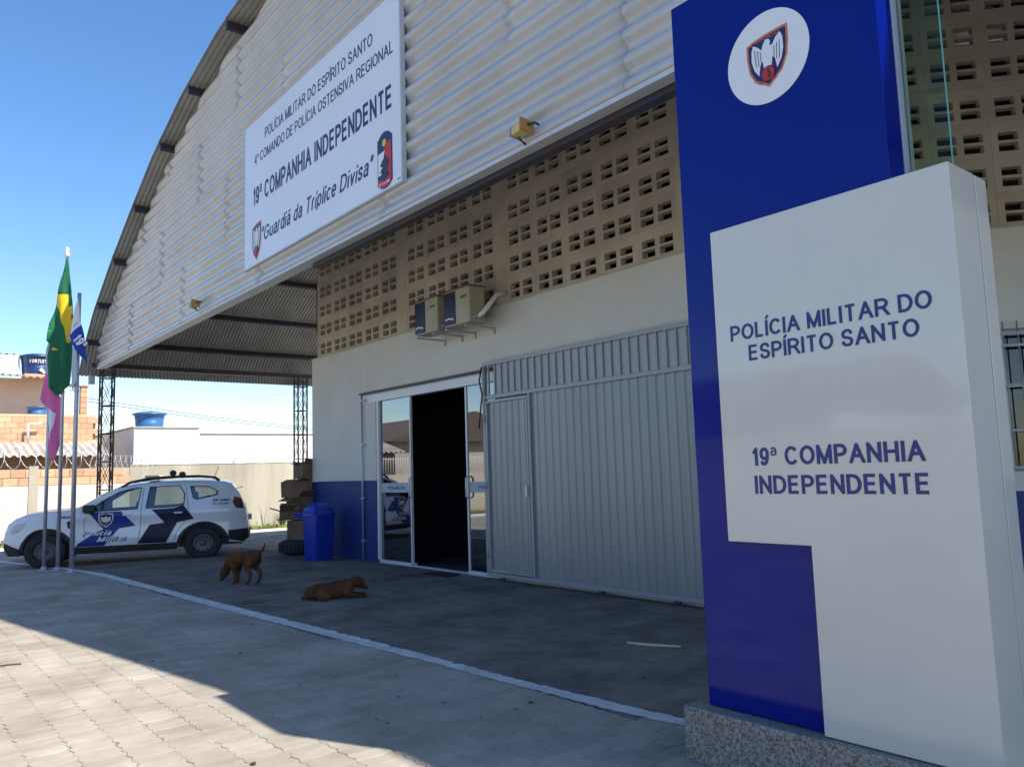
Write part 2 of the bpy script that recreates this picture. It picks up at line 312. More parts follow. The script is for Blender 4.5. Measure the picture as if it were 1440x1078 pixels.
def lettering(body, a0, a1, b0, cap, fn, m, parent, offset=.14, shear=0, local=False, name='lettering', thick=.002):
    """fit text: a0..a1 along the run, baseline b0, capital height cap; fn(a,b,depth)->xyz"""
    me = text_mesh(body, offset, shear)
    xs = [v.co.x for v in me.vertices]; x0, x1 = min(xs), max(xs); k = (a1-a0)/(x1-x0); kz = cap
    bm = bmesh.new(); bm.from_mesh(me); bmesh.ops.remove_doubles(bm, verts=bm.verts, dist=1e-5)
    for v in bm.verts: v.co = Vector(((v.co.x-x0)*k+a0, v.co.y*kz+b0, 0))
    ex = bmesh.ops.extrude_face_region(bm, geom=bm.faces[:]); new = {v for v in ex['geom'] if isinstance(v, bmesh.types.BMVert)}
    for v in bm.verts: v.co = Vector(fn(v.co.x, v.co.y, 0 if v in new else thick))
    bmesh.ops.recalc_face_normals(bm, faces=bm.faces); bm.to_mesh(me); bm.free()
    me.materials.clear(); me.materials.append(m)
    return link(name, me, parent, local)
def front(y):  # a plane facing -y: depth grows into the plane
    return lambda a, b, d: (a, y+d, b)
def inpoly(x, y, P):
    c = False; j = len(P)-1
    for i in range(len(P)):
        (xi, yi), (xj, yj) = P[i], P[j]
        if (yi > y) != (yj > y) and x < (xj-xi)*(y-yi)/(yj-yi)+xi: c = not c
        j = i
    return c
def densify(P, d):
    o = []
    for i in range(len(P)):
        a, b = P[i], P[(i+1) % len(P)]; L = math.hypot(b[0]-a[0], b[1]-a[1]); n = max(1, int(L/d))
        for k in range(n): o.append((a[0]+(b[0]-a[0])*k/n, a[1]+(b[1]-a[1])*k/n))
    return o
def cdt_fill(outer, holes=(), d=.12, extra=()):
    outer = densify(outer, d); holes = [densify(h, d) for h in holes]; extra = [densify(h, d) for h in extra]
    pts = []; ed = []
    for P in [outer]+holes+extra:
        k = len(pts); pts += P; ed += [(k+i, k+(i+1) % len(P)) for i in range(len(P))]
    xs = [p[0] for p in outer]; ys = [p[1] for p in outer]
    y = min(ys)+d/2
    while y < max(ys):
        x = min(xs)+d/2
        while x < max(xs):
            if inpoly(x, y, outer) and not any(inpoly(x, y, h) for h in holes): pts.append((x, y))
            x += d
        y += d
    V, _, F, _, _, _ = delaunay_2d_cdt([Vector(p) for p in pts], ed, [], 0, 1e-5)
    T = []
    for t in F:
        cx = sum(V[i][0] for i in t)/len(t); cy = sum(V[i][1] for i in t)/len(t)
        if inpoly(cx, cy, outer) and not any(inpoly(cx, cy, h) for h in holes): T.append(tuple(t))
    return [(v[0], v[1]) for v in V], T
def lerp_prof(P, x):
    if x <= P[0][0]: return P[0][1]
    for (a, za), (b, zb) in zip(P, P[1:]):
        if x <= b: return za+(zb-za)*(x-a)/(b-a)
    return P[-1][1]

# ------------------------------------------------------------------ ground
def gz(x): return -.0215*max(0, min(13, -15-x))
xs = [-90, -60, -40, -28, -26, -24, -22, -20, -18, -16.5, -15, -12, -8, -4, 0, 4, 10, 25, 60]
ys = [-60, -30, -14, -8, -4, 0, 4, 8, 14, 30, 70]
g = MB(); g.add([(x, y, gz(x)-.03) for y in ys for x in xs], [(j*len(xs)+i, j*len(xs)+i+1, (j+1)*len(xs)+i+1, (j+1)*len(xs)+i) for j in range(len(ys)-1) for i in range(len(xs)-1)])
ground = structure(g.build('ground', M['ground'], fix=False))
# sand bed under the paving
g = MB(); X = [-26, -24, -22, -20, -18, -16, -15, -12, -8, -4, 0, 6]
g.add([(x, y, gz(x)-.0045) for y in (-3, 12) for x in X], [(i, i+1, len(X)+i+1, len(X)+i) for i in range(len(X)-1)])
g.build('sand_bed', M['sand'], ground, fix=False)
PL, PW = .222, .112  # interlocking paver: long side across the rows
prf = [(-.111, 0), (-.080, .0), (-.040, .013), (.040, .013), (.080, 0), (.111, 0)]
def paver_outline():
    hw = PW/2; k = .978
    top = [(hw*k+b, a*k) for a, b in prf]; bot = [(-hw*k+b, a*k) for a, b in reversed(prf)]
    # short ends get a shallow zigzag shared by neighbours
    return top[:]+[(.028, .111*k+.009), (-.028, .111*k-.009)]+bot+[(-.028, -.111*k-.009), (.028, -.111*k+.009)]
OUT = paver_outline()
def paver_geo(mb, cx, cy, z, ang, low=False, tilt=(0, 0)):
    ca, sa = math.cos(ang), math.sin(ang); n = len(OUT); vs = []
    for (s, zz) in (((.965), 0), (1, -.003), (1, -.022)) if not low else ((1, 0), (1, -.02)):
        for (a, b) in OUT:
            a2, b2 = a*s, b*(1-(1-s)*.5); vs.append((cx+a2*ca-b2*sa, cy+a2*sa+b2*ca, z+zz+a2*tilt[0]+b2*tilt[1]))
    R = 2 if not low else 1
    mb.add(vs, [tuple(range(n))]+[(k*n+i, (k+1)*n+i, (k+1)*n+(i+1) % n, k*n+(i+1) % n) for k in range(R) for i in range(n)])
    return 1+R*n
LA = [(-21.5, 2.52), (-19.84, 2.68), (-18.68, 2.92), (-16.44, 3.14), (-14.82, 3.27), (-12.5, 3.38), (-10.29, 3.49), (-7.18, 3.66), (-5.85, 3.72), (-4.66, 3.75), (-3.81, 3.82), (-2.9, 3.89), (-1.0, 4.0)]
LB = [(-21.5, 2.36), (-18.94, 2.66), (-16.09, 3.02), (-14.27, 3.13), (-12, 3.24), (-9.84, 3.34), (-6.91, 3.51), (-5.63, 3.60), (-4.54, 3.645), (-3.7, 3.69), (-3.1, 3.77), (-1, 3.86)]
cells = []
nx0 = int(-22/PW); nx1 = int(1.2/PW)
for i in range(nx0, nx1):
    for j in range(-14, 32):
        x = i*PW; y = j*PL
        if y > 7.0 and x > -15.0: continue
        if y > 6.98 or y < -2.2: continue
        cells.append((x, y))
def seen(x, y):
    v = Vector((x, y, 0))-Vector((0, 0, 1.5)); z = v.dot(f)
    if z < 1: return 0
    px = 720+1120*v.dot(r2)/z; py = 539-1120*v.dot(u2)/z
    return 1/z if (-10 < px < 1010 and py < 1085) else 0
rank = sorted(cells, key=lambda c: -seen(*c)); near = set(rank[:300])
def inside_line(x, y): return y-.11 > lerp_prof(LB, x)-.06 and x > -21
pmeshes = []
for mm in ('paver', 'paver_inner'):
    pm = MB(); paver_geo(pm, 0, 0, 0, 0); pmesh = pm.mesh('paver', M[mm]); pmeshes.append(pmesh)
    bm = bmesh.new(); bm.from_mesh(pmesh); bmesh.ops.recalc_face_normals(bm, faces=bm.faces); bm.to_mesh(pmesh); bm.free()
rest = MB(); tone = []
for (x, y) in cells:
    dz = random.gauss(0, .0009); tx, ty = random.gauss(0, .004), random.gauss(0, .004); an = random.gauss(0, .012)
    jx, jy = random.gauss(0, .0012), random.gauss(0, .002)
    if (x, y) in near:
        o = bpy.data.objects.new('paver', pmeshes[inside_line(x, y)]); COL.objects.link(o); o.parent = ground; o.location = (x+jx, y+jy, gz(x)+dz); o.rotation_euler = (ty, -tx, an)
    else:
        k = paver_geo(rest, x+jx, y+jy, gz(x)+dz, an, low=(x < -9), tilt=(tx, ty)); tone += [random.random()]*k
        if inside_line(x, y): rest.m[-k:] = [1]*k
ro = rest.build('paving_blocks', [M['paver'], M['paver_inner']], ground, fix=False); ro['kind'] = 'stuff'
at = ro.data.attributes.new('tone', 'FLOAT', 'FACE'); at.data.foreach_set('value', tone)

# painted line (irregular hand painted strip)
vs = []; fs = []; N = 420
for i in range(N):
    x = -21.5+20.3*i/(N-1); a = lerp_prof(LA, x)+random.gauss(0, .006); b = lerp_prof(LB, x)+random.gauss(0, .006)
    if random.random() < .05: a -= .03
    vs += [(x, b, gz(x)+.0042), (x, a, gz(x)+.0042)]
    if i: k = 2*i; fs.append((k-2, k, k+1, k-1))
structure(MB().add(vs, fs).build('painted_line', M['linepaint'], fix=False))
for (pa, pb, wd) in (((-9.75, 3.50), (-8.90, 4.36), .05), ((-9.78, 5.6), (-10.05, 6.2), .06), ((-8.3, 5.2), (-7.9, 5.6), .03)):
    vs = []; fs = []; a = Vector((*pa, 0)); b = Vector((*pb, 0)); d = (b-a).normalized(); nn = Vector((-d.y, d.x, 0))
    for i in range(26):
        t = i/25; p = a.lerp(b, t)+nn*random.gauss(0, .006); w_ = wd*(math.sin(math.pi*t)**.5)*random.uniform(.4, 1)+.004
        vs += [tuple(p+nn*w_*.5+Vector((0, 0, .0046))), tuple(p-nn*w_*.5+Vector((0, 0, .0046)))]
        if i: k = 2*i; fs.append((k-2, k-1, k+1, k))
    structure(MB().add(vs, fs).build('paint_streak', M['linefaint'], fix=False))
# kerb and verge at the boundary wall
def kx(y): return -26.1
for nm, a, b, z0, z1, m in (('kerb', 0, -.22, -.45, .06, M['kerb']), ('verge_soil', -.22, -3.2, -.5, .0, M['soil'])):
    mb = MB(); Y = [-14+i*1.0 for i in range(34)]
    vs = []
    for y in Y: x = kx(y); vs += [(x+a, y, z0), (x+a, y, gz(x)+z1), (x+b, y, gz(x)+z1), (x+b, y, z0)]
    fs = [(4*i+k, 4*i+(k+1) % 4, 4*i+4+(k+1) % 4, 4*i+4+k) for i in range(len(Y)-1) for k in range(4)]
    structure(mb.add(vs, fs).build(nm, m))
def blades(mb, x, y, z, h, w, a, lean):
    d = Vector((math.cos(a), math.sin(a), 0)); s = Vector((-d.y, d.x, 0))*w
    p = Vector((x, y, z)); q = p+d*h*lean*.4+Vector((0, 0, h*.6)); t = p+d*h*lean+Vector((0, 0, h))
    mb.add([p-s, p+s, q+s*.6, q-s*.6, t], [(0, 1, 2, 3), (3, 2, 4)])
mb = MB()
for _ in range(16000):
    y = random.uniform(-12, 18); x = random.uniform(-27.95, kx(y)-.17); h = random.uniform(.06, .22)*(1.5 if random.random() < .15 else 1)
    blades(mb, x, y, gz(x)-.01, h, .013, random.uniform(0, 6.3), random.uniform(.1, .9))
o = mb.build('grass', M['grass'], fix=False); o['kind'] = 'stuff'

# ------------------------------------------------------------------ the police station hall
B0 = (-10.0, 7.0, 0)
hall = thing('police_hall', 'large hall with an arched corrugated gable, perforated beige block wall, white and blue painted front', 'building', B0, world_parts=True)
YW = 7.03
# front wall, opening for the glass doors, opening behind the gate
mb = MB()
def wallbox(x0, x1, z0, z1, y0=YW, y1=YW+.19): mb.box(x0, x1, y0, y1, z0, z1)
wallbox(-15.0, -12.95, 1.411, 3.87); wallbox(-12.95, -9.0, 2.95, 3.87); wallbox(-9.0, -5.45, 2.9, 3.87)
mb.box(-14.99, -14.82, YW+.19, 13.5, 1.411, 8.1)
mb.build('wall', M['white_wall'], hall, bevel=.006)
mb = MB(); mb.box(-15.003, -12.95, YW-.003, YW+.19, -.05, 1.409); mb.box(-15.0, -14.82, YW+.19, 13.5, -.05, 1.409); mb.build('blue_dado', M['blue_wall'], hall)
MB().box(-15.02, -5.4, YW-.012, YW+.1, 3.871, 3.885).build('ledge', M['block_edge'], hall)
# inner room: dark floor, back wall, ceiling-less hall
MB().box(-14.8, -5.2, 13.3, 13.5, -.05, 7.6).build('rear_wall', M['inside'], hall)
MB().box(-5.35, -5.2, 7.4, 13.3, 0, 7.8).build('inner_side_wall', M['inside'], hall)
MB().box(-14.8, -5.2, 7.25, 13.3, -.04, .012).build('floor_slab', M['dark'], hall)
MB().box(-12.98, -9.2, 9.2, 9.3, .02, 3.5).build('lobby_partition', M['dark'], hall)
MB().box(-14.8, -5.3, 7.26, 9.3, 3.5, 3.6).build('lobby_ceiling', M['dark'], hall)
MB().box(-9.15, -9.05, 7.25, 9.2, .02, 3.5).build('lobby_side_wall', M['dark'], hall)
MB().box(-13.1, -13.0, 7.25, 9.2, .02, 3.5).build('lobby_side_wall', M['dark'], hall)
MB().box(-8.995, -5.46, YW+.004, YW+.06, -.02, 2.898).build('backing_board', M['white_wall'], hall)

# perforated blocks
def hollow_block_mesh():
    """.618 x .383 block, four rectangular holes through a .1 m thick face"""
    w, h, d = .6192, .3842, .10; e = .0008
    xs = [0+e, .0725, .2725, .3425, .5425, w]; zs = [0+e, .055, .145, .175, .265, h]
    mb = MB(); holes = {(1, 1), (3, 1), (1, 3), (3, 3)}
    n = 6; vs = [(x, y, z) for y in (0, d) for z in zs for x in xs]; fs = []
    I = lambda k, j, i: k*36+j*6+i
    for j in range(5):
        for i in range(5):
            if (i, j) in holes:
                fs += [(I(0, j, i), I(1, j, i), I(1, j, i+1), I(0, j, i+1)), (I(0, j+1, i), I(0, j+1, i+1), I(1, j+1, i+1), I(1, j+1, i)),
                       (I(0, j, i), I(0, j+1, i), I(1, j+1, i), I(1, j, i)), (I(0, j, i+1), I(1, j, i+1), I(1, j+1, i+1), I(0, j+1, i+1))]
            else:
                fs += [(I(0, j, i), I(0, j, i+1), I(0, j+1, i+1), I(0, j+1, i)), (I(1, j, i), I(1, j+1, i), I(1, j+1, i+1), I(1, j, i+1))]
    for i in range(5): fs += [(I(0, 0, i), I(1, 0, i), I(1, 0, i+1), I(0, 0, i+1)), (I(0, 5, i), I(0, 5, i+1), I(1, 5, i+1), I(1, 5, i))]
    for j in range(5): fs += [(I(0, j, 0), I(0, j+1, 0), I(1, j+1, 0), I(1, j, 0)), (I(0, j, 5), I(1, j, 5), I(1, j+1, 5), I(0, j+1, 5))]
    mb.add(vs, fs); me = mb.mesh('hollow_block', M['block'])
    b = bmesh.new(); b.from_mesh(me); bmesh.ops.recalc_face_normals(b, faces=b.faces); b.to_mesh(me); b.free(); return me
HB = hollow_block_mesh()
ROWS = [3.886, 4.271, 4.656, 5.041, 5.488, 5.873, 6.258]
YB = 7.08
bays = [(-14.775, 5), (-11.415, 4), (-8.690, 5)]
for x0, n in bays:
    for c in range(n):
        for z in ROWS:
            o = bpy.data.objects.new('hollow_block', HB); COL.objects.link(o); o.parent = hall
            o.location = Vector((x0+c*.62, YB+random.gauss(0, .0008), z))-Vector(B0)
for a, b in ((-14.84, -14.777), (-11.675, -11.417), (-8.935, -8.692), (-5.59, -5.42)):
    MB().box(a, b, YB-.001, YB+.12, 3.886, 6.65).build('pier', M['block_edge'], hall)
for x0, n in bays: MB().box(x0, x0+n*.62-.002, YB-.0005, YB+.11, 5.426, 5.486).build('beam', M['block_edge'], hall)

ROOF = [(-22.35, 4.22), (-22.1, 4.62), (-21.7, 4.98), (-20.9, 5.6), (-19.26, 6.46), (-17.65, 7.18), (-16.1, 7.83), (-14.3, 8.37), (-12.4, 8.72), (-10.5, 8.85), (-8.5, 8.77), (-6.7, 8.5), (-4.9, 8.05), (-1.44, 5.80), (.3, 4.75), (.9, 4.3)]
def zr(x): return lerp_prof(ROOF, x)
# upper wall above the blocks, up to the roof
pts = [(-14.84, 6.652), (-5.42, 6.652)]+[(x, zr(x)-.16) for x in (-5.42, -6.7, -8.5, -10.5, -12.4, -14.3, -14.84)]
MB().prism(pts, lambda a, b, d: (a, YB+d, b), .12).build('upper_wall', M['block_edge'], hall)
MB().prism([(-14.8, 7.602), (-5.2, 7.602)]+[(x, zr(x)-.03) for x in (-5.2, -6.7, -8.5, -10.5, -12.4, -14.3, -14.8)], lambda a, b, d: (a, 13.3+d, b), .15).build('rear_gable', M['inside'], hall)
# roof sheets with ribs running down the arc
segs = [(-22.35, -21.55), (-21.6, -20.5), (-20.57, -19.1), (-19.15, -17.4), (-17.46, -15.55), (-15.6, -13.85), (-13.9, -11.95), (-12.0, -10.25), (-10.3, -8.45), (-8.5, -6.65), (-6.7, -4.85), (-4.9, -3.1), (-3.15, -1.4), (-1.44, .9)]
ribs = []
y = 4.16
pat = [(0, 0), (.018, 0), (.030, .028), (.052, .028), (.064, 0)]
while y < 13.6:
    for dy, dz in pat: ribs.append((y+dy, dz))
    y += .090
for si, (a, b) in enumerate(segs):
    nseg = 4; vs = []; fs = []
    off = .012*(si % 2)
    for i in range(nseg+1):
        x = a+(b-a)*i/nseg; z = zr(x)+off*(0 if i else 1)
        sl_ = (zr(x+.05)-zr(x-.05))/.1; L = math.hypot(1, sl_); nx_, nz_ = -sl_/L, 1/L
        for (yy, h) in ribs: vs.append((x+nx_*h, yy, z+nz_*h))
    n = len(ribs)
    fs = [(i*n+k, i*n+k+1, (i+1)*n+k+1, (i+1)*n+k) for i in range(nseg) for k in range(n-1)]
    MB().add(vs, fs).build('roof_sheet', M['roofsheet'], hall, fix=False)
# purlins running back under the roof
for (x, z) in [(-21.63, 4.50), (-20.57, 5.49), (-19.13, 6.32), (-17.44, 7.04), (-15.6, 7.65), (-13.9, 8.18), (-12.0, 8.48), (-10.3, 8.62), (-8.5, 8.58), (-6.7, 8.32), (-4.9, 7.86), (-3.1, 6.7), (-1.5, 5.66), (.4, 4.5)]:
    sl_ = math.atan((zr(x+.1)-zr(x-.1))/.2); zt = zr(x)-.012
    T = Matrix.Translation((x, 0, zt)) @ Matrix.Rotation(-sl_, 4, 'Y')
    MB().box(-.035, .035, 4.19, 13.5, -.13, 0, T=T).build('purlin', M['steel'], hall)
# gable of horizontally laid corrugated sheets
YG = 4.5; P = .205
ztops = 4.37
row = 0; z0 = 4.37; cn = 0
def zgt(x): return zr(x)-.13
while z0 < 8.8:
    z1 = z0+5*P+.04; x = -22.3-(row*1.37) % 3.2
    while x < 1.0:
        xe = x+3.66+.06; x0, x1 = max(x, -21.66), min(xe, .75)
        if x1-x0 > .1:
            nx = max(2, int((x1-x0)/.16)); vs = []; fs = []; nz = 80
            cn += 1; tl = random.uniform(-.0015, .0015); yo = -.0035*(cn % 2)-.0015*(row % 2)
            ok = False; h = []
            for i in range(nx+1):
                xx = x0+(x1-x0)*i/nx; top = min(z1, zgt(xx)); hh = max(0, top-z0); h.append(hh)
                for k in range(nz+1):
                    zz = z0+min(hh, (z1-z0)*k/nz); ph = (zz-ztops)/P*2*math.pi
                    s = math.sin(ph); w = max(-1, min(1, math.asin(s)*2/math.pi*1.75))*.031
                    vs.append((xx, YG-.04-w+yo+(.010 if k == 0 else 0)+tl*(zz-z0)-.012*(zz-z0)/(z1-z0)*0, zz))
            for i in range(nx):
                if max(h[i], h[i+1]) < .02: continue
                for k in range(nz):
                    if min((z1-z0)*k/nz, 9) >= max(h[i], h[i+1]): break
                    fs.append((i*(nz+1)+k, (i+1)*(nz+1)+k, (i+1)*(nz+1)+k+1, i*(nz+1)+k+1))
            if fs:
                so_ = MB().add(vs, fs).build('corrugated_sheet', M['sheet'], hall, fix=False)
                for p in so_.data.polygons: p.use_smooth = True
                md = so_.modifiers.new('thickness', 'SOLIDIFY'); md.thickness = .006; md.offset = 0
        x += 3.66
    z0 += 5*P; row += 1
# fixing screws along the sheet joints
mb = MB()
for x in [-19.4, -15.7, -12.1, -6.3, -2.6]:
    for k in range(24):
        zz = 4.37+P*(k+.25)
        if zz < zgt(x)-.1 and not (-11.8 < x < -7 and 4.6 < zz < 6.95): mb.lathe([(.012, 0), (.012, .01)], n=6, T=Matrix.Translation((x+random.uniform(-.02, .02), YG-.058, zz)) @ Matrix.Rotation(math.pi/2, 4, 'X'))
mb.build('fixing_screw', M['steel'], hall)['kind'] = 'stuff'
MB().box(-21.64, .78, YG-.075, YG+.05, 4.325, 4.366).build('fascia_channel', M['fascia'], hall)
MB().box(-21.5, -9.7, YG+.06, YG+.12, 4.33, 4.42).build('bottom_chord', M['fascia'], hall)
MB().box(-9.7, .7, YG+.06, YG+.16, 4.275, 4.42).build('bottom_chord', M['steel'], hall)
# hidden side of the gable frame
for x in (-18, -14, -10, -6, -2): MB().box(x-.04, x+.04, YG+.06, YG+.14, 4.42, zr(x)-.15).build('gable_post', M['steel'], hall)
# eave beam and drop spout
MB().box(-21.75, -21.62, 4.3, 13.4, 4.36, 4.48).build('eave_beam', M['steel'], hall)
MB().box(-22.36, -22.24, 4.38, 4.52, 4.02, 4.24).build('rainwater_spout', M['fascia'], hall, bevel=.01)
# lattice columns
def lattice(x0, x1, y0, y1, zb, zt):
    c = MB(); 
    for x in (x0, x1):
        for y in (y0, y1): c.box(x-.018, x+.018, y-.018, y+.018, zb, zt)
    col = c.build('lattice_column', M['trusspaint'], hall)
    b = MB(); z = zb+.1; st = .70
    while z < zt-.05:
        z2 = min(z+st, zt-.03)
        for a in ((x0, y0, x1, y0), (x1, y0, x1, y1), (x1, y1, x0, y1), (x0, y1, x0, y0)):
            b.tube([(a[0], a[1], z), (a[2], a[3], z)], .014, 6)
            b.tube([(a[0], a[1], z), ((a[0]+a[2])/2, (a[1]+a[3])/2, z+(z2-z)*.5), (a[2], a[3], z2)], .008, 5)
            b.tube([(a[2], a[3], z), (a[0], a[1], z2)], .008, 5)
        z = z2
        if z2 >= zt-.04: break
    b.build('lacing', M['trusspaint'], col)
    MB().box(x0-.1, x1+.1, y0-.1, y1+.1, zb-.02, zb+.02).build('base_plate', M['steel'], col)
lattice(-22.19, -21.91, 4.62, 4.90, gz(-22), 4.40)
lattice(-22.19, -21.91, 9.83, 10.11, gz(-22), 4.40)
# knee bracket by the wall corner
mb = MB(); mb.tube([(-15.1, 7.5, 4.9), (-15.9, 9.4, 4.2)], .05, 6)
mb.box(-15.35, -15.05, 7.3, 7.6, 4.5, 5.6); mb.build('wall_bracket', M['steel'], hall)

# conduit and door head channel
mb = MB(); mb.tube([(-12.88, YW-.03, 0.02), (-12.88, YW-.03, 2.94)], .016, 8)
for z in (.35, 1.1, 2.05, 2.85): mb.box(-12.915, -12.80, YW-.05, YW-.0035, z-.012, z+.012)
mb.build('conduit', M['galv'], hall)
MB().box(-12.93, -5.45, YW-.055, YW-.0035, 2.952, 2.985).build('drip_channel', M['steel'], hall)

# right wing, turned towards the forecourt
WO = Vector((-3.0, 9.17, 0)); WD = Vector((.757, .653, 0)).normalized(); WN = Vector((-WD.y, WD.x, 0))
WM = Matrix((( WD.x, WN.x, 0, WO.x), (WD.y, WN.y, 0, WO.y), (0, 0, 1, 0), (0, 0, 0, 1)))
wing = thing('side_wing', 'beige and white wing of the hall with barred window, angled behind the tall blue sign', 'building', (WO.x, WO.y, 0), math.atan2(WD.y, WD.x))
def wl(mb, name, m, bevel=0): return mb.build(name, m, wing, local=True, bevel=bevel)
mb = MB(); mb.box(-3.2, -.12, 0, .2, 1.141, 3.868); mb.box(1.1, 7, 0, .2, 1.141, 3.868); mb.box(-.12, 1.1, 0, .2, 2.80, 3.868); mb.box(-.12, 1.1, 0, .2, 1.141, 1.34)
wl(mb, 'wall', M['white_wall']); wl(MB().box(-3.2, 7, -.003, .2, -.05, 1.139), 'blue_dado', M['blue_wall'])
wl(MB().box(-3.2, 7, -.012, .1, 3.87, 3.884), 'ledge', M['block_edge'])
wb = [(-.6225+.605*k) for k in range(-3, 4)]
for s in wb:
    for z in ROWS:
        o = bpy.data.objects.new('hollow_block', HB); COL.objects.link(o); o.parent = wing; o.location = (s, .05, z); o.scale = (.975, 1, 1)
wl(MB().box(-3.2, wb[0]-.003, .049, .15, 3.886, 7.2), 'pier', M['block_edge']); wl(MB().box(wb[-1]+.607, 7, .049, .15, 3.886, 7.2), 'pier', M['block_edge'])
wl(MB().box(wb[0], wb[-1]+.605, .0495, .15, 5.426, 5.486), 'beam', M['block_edge']); wl(MB().box(wb[0], wb[-1]+.605, .0495, .15, 6.642, 7.2), 'beam', M['block_edge'])
wl(MB().box(-3.2, 7, 2.6, 2.8, -.05, 7.2), 'rear_wall', M['inside'])
fr = MB(); fr.box(-.12, 1.1, .05, .1, 1.342, 1.38); fr.box(-.12, 1.1, .05, .1, 2.76, 2.798); fr.box(-.12, -.08, .05, .1, 1.38, 2.76); fr.box(1.06, 1.1, .05, .1, 1.38, 2.76); fr.box(.47, .51, .05, .1, 1.38, 2.76); fr.box(-.08, 1.06, .055, .095, 2.2, 2.24)
win = wl(fr, 'window', M['gatebar'])
MB().box(-.08, 1.06, .07, .076, 1.38, 2.76).build('pane', M['winglass'], win, local=True)
gr = MB()
for i in range(10):
    s = -.13+i*.135; gr.tube([(s, -.06, 1.36), (s, -.06, 2.87)], .008, 6)
for z in (1.38, 1.75, 2.2, 2.62, 2.74): gr.box(-.16, 1.14, -.075, -.052, z-.012, z+.012)
wl(gr, 'window_grille', M['gatebar'])
# unseen flat roof, added out of view to shade the wing and the sign
rs = thing('unseen_shade_roof', 'unseen flat roof added right of the hall to shade the wing and the sign', 'building', (6, 9, 0), world_parts=True)
MB().box(2.85, 16, 5.62, 22, 9.0, 9.2).build('roof_slab', M['white_wall'], rs)
for x, y in ((15.7, 5.9), (15.7, 21.5)): MB().box(x-.15, x+.15, y-.15, y+.15, 0, 9.0).build('column', M['white_wall'], rs)
MB().box(4, 16, 19, 19.2, 0, 9.0).build('wall', M['white_wall'], rs)

# ------------------------------------------------------------------ sliding glass door
door = thing('glass_sliding_door', 'wide glass sliding entrance standing open, white aluminium frame, frosted police bands', 'door', (-10.9, 7.1, 0), world_parts=True)
YD = 7.09
mb = MB(); mb.box(-12.95, -9.02, YD-.04, YD+.08, 2.80, 2.948); mb.box(-12.45, -12.38, YD-.04, YD+.08, .0, 2.80); mb.box(-12.48, -11.36, YD-.04, YD+.08, .0, .05); mb.box(-9.78, -9.02, YD-.04, YD+.08, .0, .05)
mb.box(-11.36, -9.78, YD-.02, YD+.06, .0, .018)
fr_ = mb.build('door_frame', M['alu'], door, bevel=.004)
MB().box(-12.948, -12.451, YD-.055, YD+.05, 0, 1.409).build('side_infill', M['blue_wall'], door)
MB().box(-12.948, -12.451, YD-.053, YD+.05, 1.411, 2.80).build('side_infill', M['white_wall'], door)
for (a, b, yy) in ((-12.38, -11.40, YD+.01), (-9.76, -9.04, YD+.01)):
    lf = MB().box(a, b, yy-.005, yy+.005, .05, 2.80).build('door_leaf', M['glass'], door)
    st = -11.40 if a < -12 else -9.80
    MB().box(st, st+.035, yy-.02, yy+.02, .05, 2.80).build('stile', M['alu'], lf)
    fx = MB().box(a+.01, b-.01, yy-.0075, yy-.0056, 1.20, 1.36).build('frosted_band', M['frost'], lf)
    lettering('POLÍCIA MILITAR', a+.24, b-.2 if a < -12 else b+.3, 1.25, .055, front(yy-.010), M['navy'], lf, name='lettering')
    hx = st+.05 if a < -12 else st+.05
    MB().tube([(hx, yy-.03, 1.12), (hx, yy-.07, 1.14), (hx, yy-.07, 1.42), (hx, yy-.03, 1.44)], .014, 8).build('handle', M['alu'], lf)

# ------------------------------------------------------------------ sliding gate
gate = thing('metal_gate', 'wide grey ribbed steel gate with barred top strip and wicket door', 'gate', (-7.3, 6.9, 0), world_parts=True)
YT = 6.93
mb = MB(); mb.box(-9.12, -5.15, YT-.03, YT+.03, 3.01, 3.06); mb.box(-9.12, -5.15, YT-.03, YT+.03, 2.53, 2.585); mb.box(-9.12, -5.15, YT-.03, YT+.03, .05, .10)
mb.box(-9.12, -9.07, YT-.031, YT+.031, .05, 3.062); mb.box(-5.20, -5.15, YT-.031, YT+.031, .05, 3.062); mb.box(-8.13, -8.085, YT-.028, YT+.03, .10, 2.53)
mb.build('gate_frame', M['gatebar'], gate, bevel=.004)
for i in range(27):
    x = -8.98+i*.142
    MB().box(x-.011, x+.011, YT-.022, YT+.0, 2.585, 3.01).build('bar', M['gatebar'], gate)
MB().box(-8.84, -5.20, YT+.004, YT+.010, 2.586, 3.009).build('infill_panel', M['infill'], gate)
def ribbed(x0, x1, z0, z1, y, name, par, pitch=.137):
    vs = []; fs = []; x = x0; P_ = []
    k = 0
    while x < x1-1e-4:
        for dx, dy in ((0, 0), (.055, 0), (.072, -.017), (.120, -.017)):
            if x+dx < x1: P_.append((x+dx, dy))
        x += pitch
    P_.append((x1, 0))
    for (xx, dy) in P_: vs += [(xx, y+dy, z0), (xx, y+dy, z1)]
    fs = [(2*i, 2*i+2, 2*i+3, 2*i+1) for i in range(len(P_)-1)]
    o = MB().add(vs, fs).build(name, M['gate'], par, fix=False); md = o.modifiers.new('thickness', 'SOLIDIFY'); md.thickness = .003; return o
ribbed(-8.085, -5.20, .10, 2.53, YT+.012, 'ribbed_panel', gate)
wk = ribbed(-9.02, -8.17, .15, 2.47, YT+.004, 'wicket_door', gate)
mb = MB(); mb.box(-9.06, -9.02, YT-.034, YT+.02, .11, 2.51); mb.box(-8.17, -8.135, YT-.034, YT+.02, .11, 2.51); mb.box(-9.02, -8.17, YT-.034, YT+.02, 2.47, 2.51); mb.box(-9.02, -8.17, YT-.034, YT+.02, .11, .15)
mb.build('wicket_frame', M['gatebar'], wk, bevel=.003)
MB().box(-8.20, -8.15, YT-.06, YT-.034, 1.15, 1.30).build('lock', M['galv'], wk)
